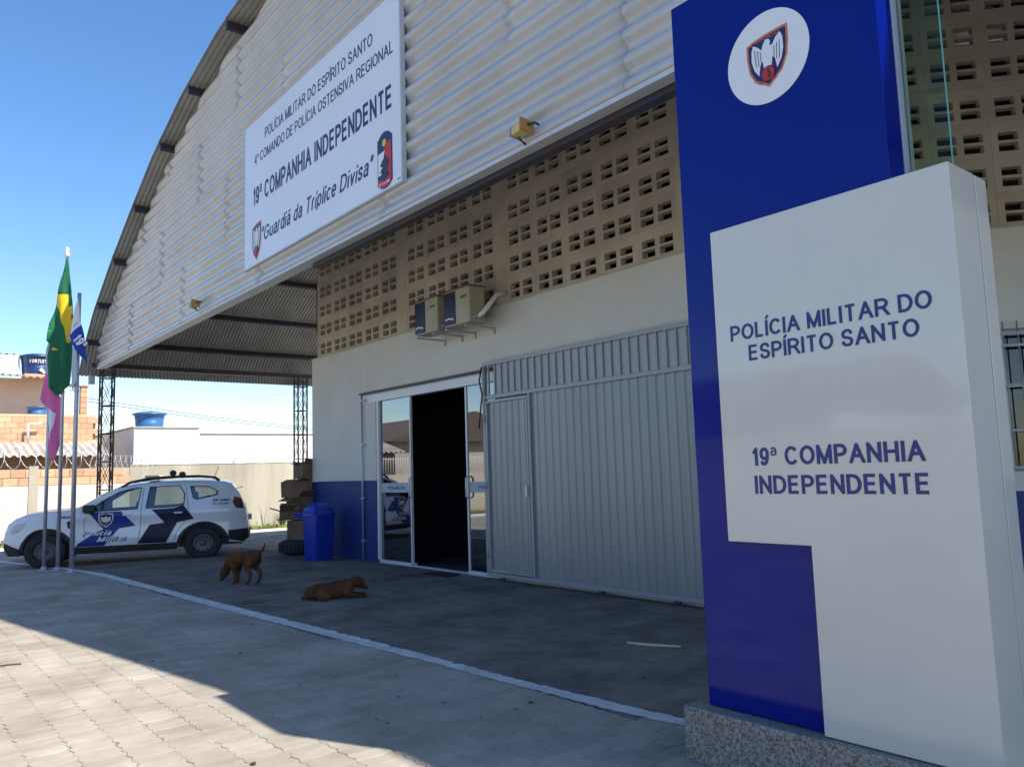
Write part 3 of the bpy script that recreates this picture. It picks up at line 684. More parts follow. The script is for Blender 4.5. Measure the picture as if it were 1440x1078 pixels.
for z in (.35, 1.3, 2.25): MB().tube([(-9.065, YT-.04, z-.05), (-9.065, YT-.04, z+.05)], .014, 8).build('hinge', M['gatebar'], wk)
mb = MB(); mb.tube([(-9.09, YT-.05, 3.0), (-9.13, YT-.07, 2.8), (-9.08, YT-.06, 2.6), (-9.12, YT-.07, 2.35), (-9.16, YT-.07, 2.12)], .012, 6); mb.build('hanging_cable', M['wireblack'], gate)
for x in (-8.8, -6.9, -5.75): MB().lathe([(.045, 0), (.045, .03)], n=14, T=Matrix.Translation((x, YT+.015, .047)) @ Matrix.Rotation(math.pi/2, 4, 'X')).build('roller_wheel', M['steel'], gate)
MB().box(-9.2, -5.2, YT-.015, YT+.015, 0.002, .012).build('floor_track', M['steel'], gate)

tag(setbase(MB().box(-10.35, -9.75, 6.62, 6.90, .004, .02).build('doormat', M['mat'], bevel=.006)), 'small black doormat on the paving in front of the open glass door', 'doormat')

# ------------------------------------------------------------------ emblems
def eshield(parent, cx, zb, h, w, y, local=False, name='police_shield'):
    def S(k=1.0): 
        base = [(-.5, .90), (-.30, .95), (0, .985), (.30, 1.0), (.5, 1.0), (.5, .72), (.46, .45), (.33, .22), (.0, 0), (-.33, .17), (-.46, .38), (-.5, .62)]
        return [((a*k), (b-.52)*k+.52) for a, b in base]
    fn = lambda lay: (lambda a, b, d: (cx+a*w, y-lay*.0015+d, zb+b*h))
    root = MB().prism(S(), fn(1), .003).build(name, M['orange'], parent, local)
    def lay(pts, l, m, nm): return MB().prism(pts, fn(l), .0012).build(nm, M[m], root if root.parent is not None and root.parent.parent is None else parent, local)
    lay(S(.90), 2, 'navy', 'shield_field')
    eagle = [(-.37, .76), (-.33, .86), (-.22, .80), (-.13, .71), (-.09, .80), (-.02, .88), (.06, .86), (.09, .80), (.06, .74), (.13, .73), (.22, .84), (.33, .90), (.38, .80), (.385, .60), (.33, .42), (.22, .28), (.18, .46), (.12, .52), (.09, .36), (-.09, .34), (-.12, .50), (-.18, .44), (-.22, .26), (-.33, .40), (-.385, .58)]
    lay(eagle, 3, 'disc', 'eagle')
    for s in (-1, 1):
        for k in range(3):
            x = s*(.17+k*.065); lay([(x, .70+.03*k), (x+.012, .70+.03*k), (x+s*.0-.02*s+.012, .44), (x-.02*s, .44)], 4, 'navy', 'feather_line')
    circ = [(.15*math.cos(t*math.pi/9), .24+.125*math.sin(t*math.pi/9)) for t in range(18)]
    lay([(a*1.15, .24+(b-.24)*1.15) for a, b in circ], 4, 'navy', 'disc_rim'); lay(circ, 5, 'red', 'red_disc')
    lay([(-.03, .16), (.06, .15), (.07, .24), (.02, .29), (.04, .33), (-.02, .33), (-.01, .26), (.02, .22)], 6, 'ink', 'disc_mark')
    return root

# ------------------------------------------------------------------ name board on the gable
sg = thing('name_board', 'large white board with navy lettering and two emblems fixed to the corrugated gable', 'sign', (-9.4, 4.42, 4.64), world_parts=True)
MB().box(-11.70, -7.12, 4.385, 4.412, 4.645, 6.87).build('panel', M['board'], sg, bevel=.004)
mb = MB(); mb.box(-11.72, -7.10, 4.375, 4.435, 4.625, 4.645); mb.box(-11.72, -7.10, 4.375, 4.435, 6.87, 6.89); mb.box(-11.72, -11.70, 4.376, 4.434, 4.645, 6.87); mb.box(-7.12, -7.10, 4.376, 4.434, 4.645, 6.87)
mb.build('edge_frame', M['fascia'], sg)
F = front(4.3825)
lettering('POLÍCIA MILITAR DO ESPÍRITO SANTO', -10.90, -7.72, 6.46, .155, F, M['navy'], sg, offset=.13)
lettering('4º COMANDO DE POLÍCIA OSTENSIVA REGIONAL', -11.30, -7.27, 6.17, .15, F, M['navy'], sg, offset=.13)
lettering('19ª COMPANHIA INDEPENDENTE', -11.34, -7.32, 5.55, .27, F, M['navy'], sg, offset=.17)
lettering('“Guardiã da Tríplice Divisa”', -11.0, -7.72, 4.93, .21, F, M['navy'], sg, offset=.14, shear=.22)
eshield(sg, -11.2, 4.70, .56, .34, 4.382)
by = lambda l: (lambda a, b, d: (-7.47+a*.32, 4.382-l*.002+d, 4.66+b*.66))
arc = [(-.5, .10), (-.25, .02), (0, 0), (.25, .02), (.5, .10), (.5, .88), (.25, .97), (0, 1), (-.25, .97), (-.5, .88)]
em = MB().prism(arc, by(1), .003).build('company_badge', M['navy'], sg)
bl = lambda pts, l, m, n: MB().prism(pts, by(l), .0015).build(n, M[m], em)
bl([(-.02, .76), (.44, .80), (.44, .16), (.1, .30)], 2, 'red', 'red_field'); bl([(-.44, .64), (.02, .66), (-.08, .50), (-.22, .26), (-.44, .26)], 3, 'disc', 'white_field')
bl([(-.30, .42), (-.15, .50), (.05, .56), (.24, .50), (.30, .40), (.15, .30), (.32, .26), (.10, .22), (-.05, .30), (-.34, .30), (-.12, .38)], 4, 'ink', 'figure')
bl([(.14*math.cos(t*.628), .80+.065*math.sin(t*.628)) for t in range(10)], 4, 'yellow', 'sun'); bl([(-.46, .20), (0, .13), (.46, .20), (.46, .10), (.24, .03), (0, .01), (-.24, .03), (-.46, .10)], 4, 'red', 'ribbon')
lettering('19ª CIA IND', -7.59, -7.35, 4.705, .03, front(4.371), M['disc'], em, name='ribbon_lettering', offset=.16)
lettering('2021', -7.22, -7.15, 4.68, .015, F, M['navy'], sg, name='small_print')

# ------------------------------------------------------------------ sign pylon
py = thing('sign_pylon', 'tall glossy blue and white sign column with police lettering on a granite plinth', 'sign', (-2.0, 3.6, 0), world_parts=True)
MB().box(-2.69, -1.55, 3.45, 3.60, .275, 4.07).build('blue_column', M['pblue'], py, bevel=.004)
MB().box(-2.66, -1.545, 3.60, 3.70, .275, 4.06).build('rear_panel', M['pgrey'], py, bevel=.003)
L_ = [(-2.485, 2.71), (-1.295, 2.71), (-1.295, .275), (-2.03, .275), (-2.03, 1.115), (-2.485, 1.115)]
MB().prism(L_, lambda a, b, d: (a, 3.41+d, b), .255).build('white_panel', M['pwhite'], py, bevel=.003)
MB().prism([(-1.9, 2.709), (-1.2955, 2.709), (-1.2955, .275), (-1.9, .275)], lambda a, b, d: (a, 3.678+d, b), .119).build('white_back_panel', M['pwhite'], py, bevel=.003)
MB().box(-2.79, -1.12, 3.36, 3.96, 0, .27).build('plinth', M['granite'], py, bevel=.008)
gp = MB().box(-1.54, -1.365, 3.64, 3.65, 2.715, 4.30).build('glass_panel', M['panelglass'], py)
MB().box(-1.365, -1.3615, 3.64, 3.65, 2.715, 4.30).build('glass_edge', M['glassedge'], gp)
FP = front(3.4075)
for body, a0, a1, zb, cp, of in (('POLÍCIA MILITAR DO', -2.395, -1.405, 2.118, .078, .16), ('ESPÍRITO SANTO', -2.295, -1.465, 2.008, .078, .16), ('19ª COMPANHIA', -2.313, -1.483, 1.488, .088, .17), ('INDEPENDENTE', -2.308, -1.483, 1.352, .088, .17)):
    lettering(body, a0, a1, zb, cp, FP, M['pylontext'], py, offset=of)
dc = MB().prism([(-2.105+.232*math.cos(t*math.pi/32), 3.53+.238*math.sin(t*math.pi/32)) for t in range(64)], lambda a, b, d: (a, 3.446+d, b), .003).build('emblem_disc', M['disc'], py)
eshield(py, -2.10, 3.37, .285, .235, 3.446)
for (a0, z0, w_, bod) in ((-2.185, 3.628, .165, 'POLÍCIA MILITAR'), (-2.155, 3.405, .10, 'ESPÍRITO SANTO')): lettering(bod, a0, a0+w_, z0-.006, .010, front(3.4405), M['orange'], py, offset=.14, name='shield_lettering')

# ------------------------------------------------------------------ floodlights and air conditioners
def floodlight(x, z, lab):
    t = thing('floodlight', lab, 'floodlight', (x, 4.40, z), group='floodlights on the gable')
    t.scale = (.72, .8, .72); b = MB(); b.box(-.10, .10, -.16, -.02, -.05, .06); b.build('lamp_body', M['lampy'], t, True, bevel=.02)
    MB().box(.10, .125, -.19, .01, -.075, .095).build('lamp_frame', M['lampo'], t, True, bevel=.006)
    MB().box(-.125, -.10, -.17, -.0, -.05, .07).build('end_cap', M['galv'], t, True, bevel=.006)
    m = MB(); m.tube([(.18, .03, .05), (.2, -.05, .03), (.13, -.09, .02)], .014, 6); m.tube([(-.06, .03, -.11), (-.06, -.09, -.06)], .012, 6); m.build('bracket', M['steel'], t, True)
    t.rotation_euler = (math.radians(-8), math.radians(-6), 0)
floodlight(-5.06, 4.43, 'yellow and orange floodlight on the gable edge above the grey gate')
floodlight(-13.86, 4.50, 'small floodlight on the gable edge near the left end, below the board')

def ac_unit(x, z, lab, pipe):
    t = thing('air_conditioner', lab, 'air conditioner', (x, 6.66, z), group='air conditioners on the wall')
    t.scale = (.86, 1, .98); MB().box(0, .72, -.14, .14, .03, .56).build('casing', M['acbody'], t, True, bevel=.018)
    p = MB().box(.012, .335, -.148, -.139, .05, .535).build('fan_panel', M['acblue'], t, True, bevel=.01)
    m = MB()
    for k in range(8): m.add([(.04+.03*k, -.1495, .12+.012*math.sin(k*.5)), (.07+.03*k, -.1495, .12+.012*math.sin(k*.5+.5)), (.07+.03*k, -.1495, .145+.012*math.sin(k*.5+.5)), (.04+.03*k, -.1495, .145+.012*math.sin(k*.5))], [(0, 1, 2, 3)])
    m.build('panel_swoosh', M['silvertext'], p, True)
    MB().box(-.01, .73, -.15, .15, .556, .575).build('lid', M['inside'], t, True, bevel=.006)
    MB().box(.48, .66, -.1425, -.139, .40, .44).build('energy_label', M['green'], t, True)
    m = MB()
    for k in (0, 1): m.lathe([(.022, 0), (.022, .05), (.012, .05), (.012, .09)], n=10, T=Matrix.Translation((.725, -.06+.09*k, .10)) @ Matrix.Rotation(math.pi/2, 4, 'Y'))
    m.tube([(.81, -.06, .10), (.84, -.05, .03), (.80, .0, .02)], .01, 6); m.tube([(.81, .03, .10), (.83, .03, .02), (.78, .08, .0)], .01, 6)
    m.build('valve', M['galv'], t, True)
    m = MB()
    for xx in (.08, .62): m.box(xx-.02, xx+.02, -.16, .368, -.02, .0); m.box(xx-.02, xx+.02, .345, .368, -.10, -.02)
    m.build('wall_bracket', M['galv'], t, True)
    if pipe:
        m = MB(); m.tube([(.80, -.03, .10), (.90, 0, .16), (.95, .08, .28), (.95, .2, .42), (.93, .33, .46), (.90, .42, .47)], .035, 10); m.build('insulated_pipe', M['pvc'], t, True)
ac_unit(-10.28, 3.57, 'left of the two cream air conditioner units on the wall', False)
ac_unit(-9.48, 3.57, 'right air conditioner unit on the wall, with a thick pale pipe curving up', True)

# ------------------------------------------------------------------ bin, boxes, tyre
bn = thing('litter_bin', 'blue plastic litter bin with a domed lid against the blue wall corner', 'bin', (-13.72, 6.55, 0), .12)
def rsq(w, n=6, k=.25):  # rounded square ring
    o = []
    for (sx, sy, a0) in ((1, 1, 0), (-1, 1, 90), (-1, -1, 180), (1, -1, 270)):
        for i in range(n+1):
            a = math.radians(a0+90*i/n); o.append((sx*w*(1-k)+w*k*math.cos(a), sy*w*(1-k)+w*k*math.sin(a)))
    return o
def loft(rings, mb, smooth=True):
    n = len(rings[0]); vs = [p for q in rings for p in q]
    mb.add(vs, [(i*n+k, i*n+(k+1) % n, (i+1)*n+(k+1) % n, (i+1)*n+k) for i in range(len(rings)-1) for k in range(n)], 0, smooth)
    mb.add(rings[0], [tuple(range(n))[::-1]]); mb.add(rings[-1], [tuple(range(n))]); return mb
loft([[(a, b, z) for a, b in rsq(w)] for z, w in ((.0, .185), (.03, .195), (.80, .22))], MB()).build('body', M['binblue'], bn, True)
loft([[(a, b, z) for a, b in rsq(w)] for z, w in ((.80, .238), (.845, .238), (.85, .225), (.93, .20), (1.0, .14), (1.03, .08))], MB()).build('lid', M['binblue'], bn, True)
MB().box(-.11, .11, -.215, -.18, .865, .96, T=Matrix.Rotation(.25, 4, 'X')).build('flap', M['binblue'], bn, True, bevel=.01)
ty = thing('old_tyre', 'black old tyre lying flat under the stack of cardboard boxes', 'tyre', (-15.17, 6.93, gz(-15)), 0)
MB().lathe([(.26, .02), (.36, .0), (.46, .04), (.49, .14), (.46, .25), (.36, .29), (.27, .27), (.25, .14), (.26, .02)], n=32, cap=False).build('tread', M['rubber'], ty, True)
# tread blocks
m = MB()
for k in range(36):
    a = k*math.pi/18; m.box(.478, .497, -.03, .03, .06, .22, T=Matrix.Rotation(a, 4, 'Z'))
m.build('tread_blocks', M['rubber'], ty, True)
def carton(x, y, z, w, d, h, rz, lab, flaps=True, tilt=0):
    t = thing('cardboard_box', lab, 'box', (x, y, z), rz, group='cardboard boxes piled by the wall corner')
    t.rotation_euler = (tilt, 0, rz); k = .006
    m = MB(); m.box(-w/2, w/2, -d/2, d/2, 0, k); m.box(-w/2, -w/2+k, -d/2, d/2, k, h); m.box(w/2-k, w/2, -d/2, d/2, k, h); m.box(-w/2+k, w/2-k, -d/2, -d/2+k, k, h); m.box(-w/2+k, w/2-k, d/2-k, d/2, k, h)
    m.build('carton_wall', M['card'], t, True)
    if flaps:
        for s, ang in ((-1, random.uniform(.5, 1.6)), (1, random.uniform(.3, 1.8))):
            T = Matrix.Translation((s*w/2, 0, h)) @ Matrix.Rotation(s*ang, 4, 'Y')
            MB().box(-.004, .004, -d/2+.01, d/2-.01, .002, min(.22, d*.45), T=T).build('flap', M['cardin'], t, True)
        for s, ang in ((-1, random.uniform(.8, 2.2)), (1, random.uniform(-.3, 1.2))):
            T = Matrix.Translation((0, s*d/2, h)) @ Matrix.Rotation(-s*ang, 4, 'X')
            MB().box(-w/2+.01, w/2-.01, -.004, .004, .002, min(.2, w*.45), T=T).build('flap', M['cardin'], t, True)
    else: MB().box(-w/2, w/2, -d/2, d/2, h, h+.006).build('lid', M['card'], t, True)
carton(-15.22, 6.90, .28, .42, .38, .37, .45, 'lowest cardboard box of the pile, closed, standing on the tyre', False)
carton(-15.34, 6.76, .67, .50, .44, .18, 1.15, 'shallow open cardboard box with bent flaps, second from the bottom of the pile')
carton(-15.18, 6.88, .86, .46, .42, .26, .1, 'open cardboard box with wide flaps in the middle of the pile')
carton(-15.24, 6.82, 1.14, .52, .40, .30, .85, 'large tilted cardboard box, second from the top of the pile', False, .13)
carton(-15.15, 6.92, 1.47, .26, .30, .28, .2, 'small upright cardboard box on top of the pile', True, -.12)

# ------------------------------------------------------------------ dogs
def skinned(name, verts, edges, rad, m, parent, sub=2, extra=()):
    """one continuous surface: tapered limbs between joints, remeshed together and smoothed"""
    bm = bmesh.new()
    def ball(p, q, sc_=(1, 1, 1)):
        bmesh.ops.create_icosphere(bm, subdivisions=2, radius=1, matrix=Matrix.Translation(p) @ Matrix.Diagonal((q*sc_[0], q*sc_[1], q*sc_[2], 1)))
    for a, b in edges:
        pa, pb = Vector(verts[a]), Vector(verts[b]); n = max(2, int((pb-pa).length/(.45*min(rad[a], rad[b])))+1)
        for k in range(n+1): t = k/n; ball(pa.lerp(pb, t), rad[a]+(rad[b]-rad[a])*t)
    for p, q, sc_ in extra: ball(Vector(p), q, sc_)
    me = bpy.data.meshes.new(name); bm.to_mesh(me); bm.free(); o = bpy.data.objects.new(name, me); COL.objects.link(o)
    rm = o.modifiers.new('remesh', 'REMESH'); rm.mode = 'VOXEL'; rm.voxel_size = .0095; rm.use_smooth_shade = True
    sm = o.modifiers.new('smooth', 'SMOOTH'); sm.factor = .5; sm.iterations = 7
    dg = bpy.context.evaluated_depsgraph_get(); dg.update(); m2 = bpy.data.meshes.new_from_object(o.evaluated_get(dg))
    bpy.data.objects.remove(o); m2.materials.clear(); m2.materials.append(m)
    rn = random.Random(3)
    for p in m2.polygons: p.use_smooth = True; p.material_index = 0
    q = bpy.data.objects.new(name, m2); COL.objects.link(q); q.parent = parent; return q
def chain(V, E, R, start, pts):
    k = start
    for (p, q) in pts: V.append(p); R.append(q); E.append((k, len(V)-1)); k = len(V)-1
    return k
def ear(parent, at, s, d=(-.02, 0, -.09), w=.035):
    a = Vector(at); dv = Vector(d); sd = Vector((w, 0, 0))
    m = MB(); vs = [a-sd, a+sd, a+sd*1.1+dv*.5+Vector((0, s*.02, 0)), a+dv+Vector((0, s*.012, 0)), a-sd*1.1+dv*.5+Vector((0, s*.02, 0))]
    m.add([v+Vector((0, s*.004, 0)) for v in vs]+[v-Vector((0, s*.004, 0)) for v in vs], [(0, 1, 2, 3, 4), (9, 8, 7, 6, 5), (0, 5, 6, 1), (1, 6, 7, 2), (2, 7, 8, 3), (3, 8, 9, 4), (4, 9, 5, 0)])
    o = m.build('ear', M['dog'], parent, True); o.modifiers.new('s', 'SUBSURF').levels = 1
d1 = thing('dog', 'reddish brown dog standing with its nose to the ground, tail raised', 'dog', (-11.62, 4.37, 0), math.pi+.50)
V = [(-.04, 0, .375)]; E = []; R = [.095]
pel = chain(V, E, R, 0, [((-.15, 0, .39), .095), ((-.22, 0, .40), .085)])
chain(V, E, R, pel, [((-.29, 0, .44), .028), ((-.335, -.01, .485), .022), ((-.365, -.015, .54), .016), ((-.37, -.01, .585), .010)])
ch = chain(V, E, R, 0, [((.06, 0, .36), .108), ((.14, 0, .36), .112)])
chain(V, E, R, ch, [((.21, 0, .34), .085), ((.275, 0, .27), .066), ((.315, 0, .19), .062)])
chain(V, E, R, len(V)-1, [((.345, 0, .145), .066), ((.385, 0, .085), .040), ((.41, 0, .048), .029)])
for sd in (-1, 1):
    sh = .045 if sd > 0 else -.02
    chain(V, E, R, pel, [((-.19, sd*.06, .33), .072), ((-.13+sh*.4, sd*.07, .25), .050), ((-.235+sh, sd*.075, .155), .027), ((-.205+sh, sd*.075, .035), .021), ((-.17+sh, sd*.075, .018), .022)])
    chain(V, E, R, ch, [((.15, sd*.065, .29), .055), ((.125-sh*.5, sd*.07, .205), .036), ((.14-sh, sd*.07, .115), .024), ((.135-sh, sd*.07, .032), .021), ((.165-sh, sd*.07, .018), .022)])
skinned('body', V, E, R, M['dog'], d1, extra=[((.12, 0, .33), .1, (1.1, .95, 1.1)), ((.0, 0, .345), .09, (1.3, .95, .95)), ((.345, .03, .15), .05, (1, 1, 1)), ((.345, -.03, .15), .05, (1, 1, 1))])
for sd in (-1, 1): ear(d1, (.315, sd*.062, .215), sd, (.03, sd*.02, -.08), .028)
for sd in (-1, 1): MB().lathe([(.004, -.008), (.008, 0), (.004, .008)], n=8, T=Matrix.Translation((.382, sd*.044, .135))).build('eye', M['nose'], d1, True)
MB().lathe([(.006, -.011), (.016, 0), (.006, .011)], n=10, T=Matrix.Translation((.432, 0, .036))).build('nose', M['nose'], d1, True)
d2 = thing('dog', 'reddish brown dog lying down on the paving with its head low', 'dog', (-9.27, 4.62, 0), math.radians(66))
V = [(-.08, 0, .10)]; E = []; R = [.10]
pel = chain(V, E, R, 0, [((-.18, 0, .095), .098), ((-.27, -.01, .085), .082)])
chain(V, E, R, pel, [((-.34, .02, .045), .030), ((-.38, .10, .025), .020), ((-.35, .18, .018), .014)])
ch = chain(V, E, R, 0, [((.05, 0, .11), .108), ((.14, 0, .125), .108)])
chain(V, E, R, ch, [((.21, .01, .16), .078), ((.26, .02, .185), .070)])
chain(V, E, R, len(V)-1, [((.305, .03, .18), .070), ((.355, .045, .135), .042), ((.395, .055, .105), .030)])
for sd in (-1, 1):
    chain(V, E, R, pel, [((-.19, sd*.09, .095), .078), ((-.07, sd*.14, .05), .040), ((-.17, sd*.16, .026), .024), ((-.09, sd*.17, .020), .022)])
    chain(V, E, R, ch, [((.15, sd*.09, .08), .050), ((.23, sd*.09, .036), .030), ((.33, sd*.085, .024), .024), ((.38, sd*.085, .020), .023)])
skinned('body', V, E, R, M['dog'], d2, extra=[((.30, .0, .185), .052, (1, 1, 1)), ((.30, .06, .185), .052, (1, 1, 1)), ((-.2, -.06, .1), .09, (1.1, .8, .95)), ((-.2, .06, .1), .09, (1.1, .8, .95))])
for sd in (-1, 1): ear(d2, (.275, .025+sd*.066, .225), sd, (.0, sd*.025, -.085), .03)
for sd in (-1, 1): MB().lathe([(.004, -.008), (.008, 0), (.004, .008)], n=8, T=Matrix.Translation((.35, .042+sd*.042, .178))).build('eye', M['nose'], d2, True)
MB().lathe([(.006, -.011), (.015, 0), (.006, .011)], n=10, T=Matrix.Translation((.42, .062, .102))).build('nose', M['nose'], d2, True)

# ------------------------------------------------------------------ flagpoles and flags
def pole(x, y, zt, lab, fin=True, rad=.033):
    t = thing('flagpole', lab, 'flagpole', (x, y, gz(x)), group='flagpoles by the parked car')
    MB().tube([(0, 0, 0), (0, 0, zt*.55), (.012, 0, zt-gz(x))], [rad, rad*.95, rad*.8], 12).build('shaft', M['galv'], t, True)
    MB().lathe([(.09, 0), (.09, .015), (.045, .02), (.045, .06)], n=14).build('base_flange', M['galv'], t, True)
    if fin: MB().lathe([(.02, 0), (.04, .02), (.045, .08), (.03, .13), (.04, .16), (.02, .2)], (.012, 0, zt-gz(x)), n=12).build('finial', M['fwhite'], t, True)
PA = (-17.1, 2.70); PB = (-16.75, 2.865); PD = (-15.95, 2.945)
pole(*PA, 4.26, 'shortest flagpole, leftmost, with the pink and white flag', False)
pole(*PB, 5.79, 'tallest flagpole, in the middle, with a pale finial and the green and yellow flag')
pole(*PD, 4.96, 'right flagpole of the three, with the blue and white flag', False, .04)
eR = Vector((.63, .776, 0)).normalized(); nR = Vector((eR.y, -eR.x, 0))
def cloth(name, P, outline, regions, mats, lab, cat='flag', off=.05, amp=.05, fr_=11):
    K = .972; sc_ = lambda P_: [(a*K, 1.5+(b-1.5)*K) for a, b in P_]; outline = sc_(outline); regions = [(sc_(q), m_) for q, m_ in regions]
    V2, T2 = cdt_fill(outline, d=.045, extra=[q for q, _ in regions])
    base = Vector((P[0], P[1], 0)); vs = []; us = [a for a, b in outline]; zs = [b for a, b in outline]; zt = max(zs); zb = min(zs)
    for a, z in V2:
        k = (zt-z)/(zt-zb); fold = amp*(.35+k)*(math.sin(fr_*a*2.2+z*1.6+.6)+.45*math.sin(fr_*5*a-z*2.3))
        q = base+eR*a+nR*(off+fold)+Vector((0, 0, z)); vs.append(q)
    mb = MB()
    k = 0; mb.v = [tuple(v) for v in vs]
    for t in T2:
        cx = sum(V2[i][0] for i in t)/3; cz = sum(V2[i][1] for i in t)/3; mi = 0
        for q, m_ in regions:
            if inpoly(cx, cz, q): mi = m_
        mb.f.append(t); mb.m.append(mi); mb.sm.append(True)
    o = mb.build(name, [M[m] for m in mats], fix=True); md = o.modifiers.new('thickness', 'SOLIDIFY'); md.thickness = .004
    tag(o, lab, cat, 'flags on the poles'); return o
BR = [(.037, 5.918), (-.024, 5.6), (-.111, 5.198), (-.234, 4.627), (-.278, 4.258), (-.22, 4.199), (-.254, 3.945), (-.246, 3.492), (-.106, 3.207), (.033, 3.245), (.167, 3.395), (.185, 3.931), (.178, 4.5), (.175, 4.872), (.147, 5.276), (.089, 5.596), (.06, 5.917)]
YE = [(-.110, 5.175), (.07, 5.170), (.085, 4.93), (.166, 4.95), (.160, 4.615), (.13, 4.216), (.093, 4.218), (.037, 4.504), (-.087, 4.88), (-.130, 4.94)]
ST = [(-.203, 4.095), (-.163, 4.14), (-.105, 4.096), (-.16, 4.069)]
setbase(cloth('green_yellow_flag', PB, BR, [(YE, 1), (ST, 1)], ['fgreen', 'fyellow'], 'green flag with yellow diamond hanging limp from the tallest pole', off=.07, amp=.045))
BF = [(.03, 4.95), (-.039, 4.716), (-.068, 4.526), (-.131, 4.201), (-.083, 4.118), (.023, 3.952), (.107, 3.841), (.217, 3.716), (.175, 4.0), (.15, 4.20), (.121, 4.38), (.077, 4.5), (.055, 4.768)]
BB = [(-.129, 4.255), (.10, 4.439), (.146, 4.247), (.222, 3.70), (-.082, 4.09)]
SL = [(-.06, 4.42), (.03, 4.52), (.05, 4.46), (-.06, 4.36)]
bf = cloth('blue_white_flag', PD, BF, [(BB, 1), (SL, 2)], ['fwhite', 'fblue', 'fsilver'], 'blue and white flag reading 19ª hanging from the right pole', off=.08, amp=.02)
tx = text_mesh('19ª', .2); s_ = .165; cb = Vector((PD[0], PD[1], 0))
rd = (eR*.62+Vector((0, 0, -.78))).normalized(); ud = (eR*.78+Vector((0, 0, .62))).normalized(); o0 = cb+eR*-.035+Vector((0, 0, 4.085))+nR*.125
for v in tx.vertices: v.co = o0+rd*v.co.x*s_*1.0+ud*v.co.y*s_*1.05
tx.materials.clear(); tx.materials.append(M['fwhite']); link('flag_lettering', tx, bf)
sb_ = cloth('grey_flag', PD, [(-.03, 4.10), (.02, 3.98), (.053, 3.384), (-.058, 3.253), (-.075, 3.684), (-.06, 4.0)], [], ['fsilver'], 'narrow folded grey cloth end hanging below the blue flag on the right pole', off=.065, amp=.02)
setbase(sb_)
PK = [(.035, 4.33), (-.03, 4.1), (-.03, 3.731), (-.04, 3.556), (-.075, 3.46), (-.114, 3.151), (-.053, 3.052), (.066, 2.933), (.052, 2.779), (.078, 2.547), (.046, 2.357), (.083, 2.107), (.174, 1.942), (.229, 2.007), (.293, 2.426), (.383, 2.615), (.376, 2.846), (.331, 3.079), (.269, 3.197), (.111, 3.338), (.06, 3.60), (.07, 4.2)]
WP = [(.035, 3.0), (.19, 2.87), (.168, 2.622), (.084, 2.375), (.04, 2.5)]
UP = [(-.05, 4.4), (-.05, 3.66), (.10, 3.62), (.10, 4.4)]
setbase(cloth('pink_white_flag', PA, PK, [(WP, 1), (UP, 2)], ['fpink', 'fwhite', 'fsilver'], 'pink, white and pale blue flag drooping from the shortest pole', off=.10, amp=.03))

# ------------------------------------------------------------------ police car (local: +x forward, +y left side)
car = thing('police_car', 'white police SUV with blue chevrons, parked nose left under the canopy', 'car', (-17.95, 4.41, gz(-17.9)-.01), math.atan2(-2.82, -1.02))
car.scale = (1.05, 1.0, .93)
SIL = [(2.06, .26), (2.14, .42), (2.16, .58), (2.13, .76), (2.07, .92), (1.93, 1.02), (1.74, 1.09), (1.40, 1.135), (1.05, 1.15), (.86, 1.18), (.70, 1.28), (.40, 1.48), (.12, 1.605), (-.15, 1.66), (-.55, 1.695), (-1.0, 1.70), (-1.4, 1.685), (-1.70, 1.65), (-1.86, 1.60), (-1.98, 1.43), (-2.07, 1.20), (-2.12, 1.05), (-2.15, .80), (-2.18, .62), (-2.16, .42), (-2.06, .32)]
SIL = [(x if x < 1.5 else 1.5+(x-1.5)*.78, z) for x, z in SIL]
AX = (1.337, -1.337)
def hw(x, z):
    w = .905
    if z > 1.08: w -= (z-1.08)*.30+max(0, z-1.55)*.55
    if z < .55: w -= (.55-z)*.12
    w -= .012*math.cos((z-.8)*9)*(1 if z < 1.08 else 0)
    e = max(0, abs(x)-1.45)/.73; w -= .20*e**2.4
    if x > .9 and z > .85: w -= (z-.85)*.25
    return w
def arch(cx, R_, n=14): return [(cx+R_*math.cos(math.pi*i/n), .36+R_*math.sin(math.pi*i/n)*1.02) for i in range(n+1)]
bot = [(-2.06, .32)]+[(x, z) for x, z in reversed(arch(AX[1], .42))]+[(-.85, .27), (.85, .27)]+[(x, z) for x, z in reversed(arch(AX[0], .42))]+[(1.80, .26)]
side = SIL[:]+bot[1:]
W1 = [(.60, 1.185), (.42, 1.33), (.16, 1.50), (-.05, 1.565), (-.235, 1.585), (-.17, 1.14), (.55, 1.12)]
W2 = [(-.32, 1.145), (-.375, 1.59), (-.90, 1.605), (-1.0, 1.42), (-.985, 1.20), (-.80, 1.155)]
W3 = [(-1.09, 1.58), (-1.42, 1.565), (-1.60, 1.45), (-1.58, 1.37), (-1.20, 1.29), (-1.15, 1.33)]
V2, T2 = cdt_fill(side, [W1, W2, W3], d=.075)
mb = MB()
for s in (1, -1): mb.add([(x, s*hw(x, z), z) for x, z in V2], [t if s > 0 else t[::-1] for t in T2], 0, True)
S2 = densify(SIL+[(-2.06, .32)], .075)[:-1]
S2 = [p for p in S2 if True]
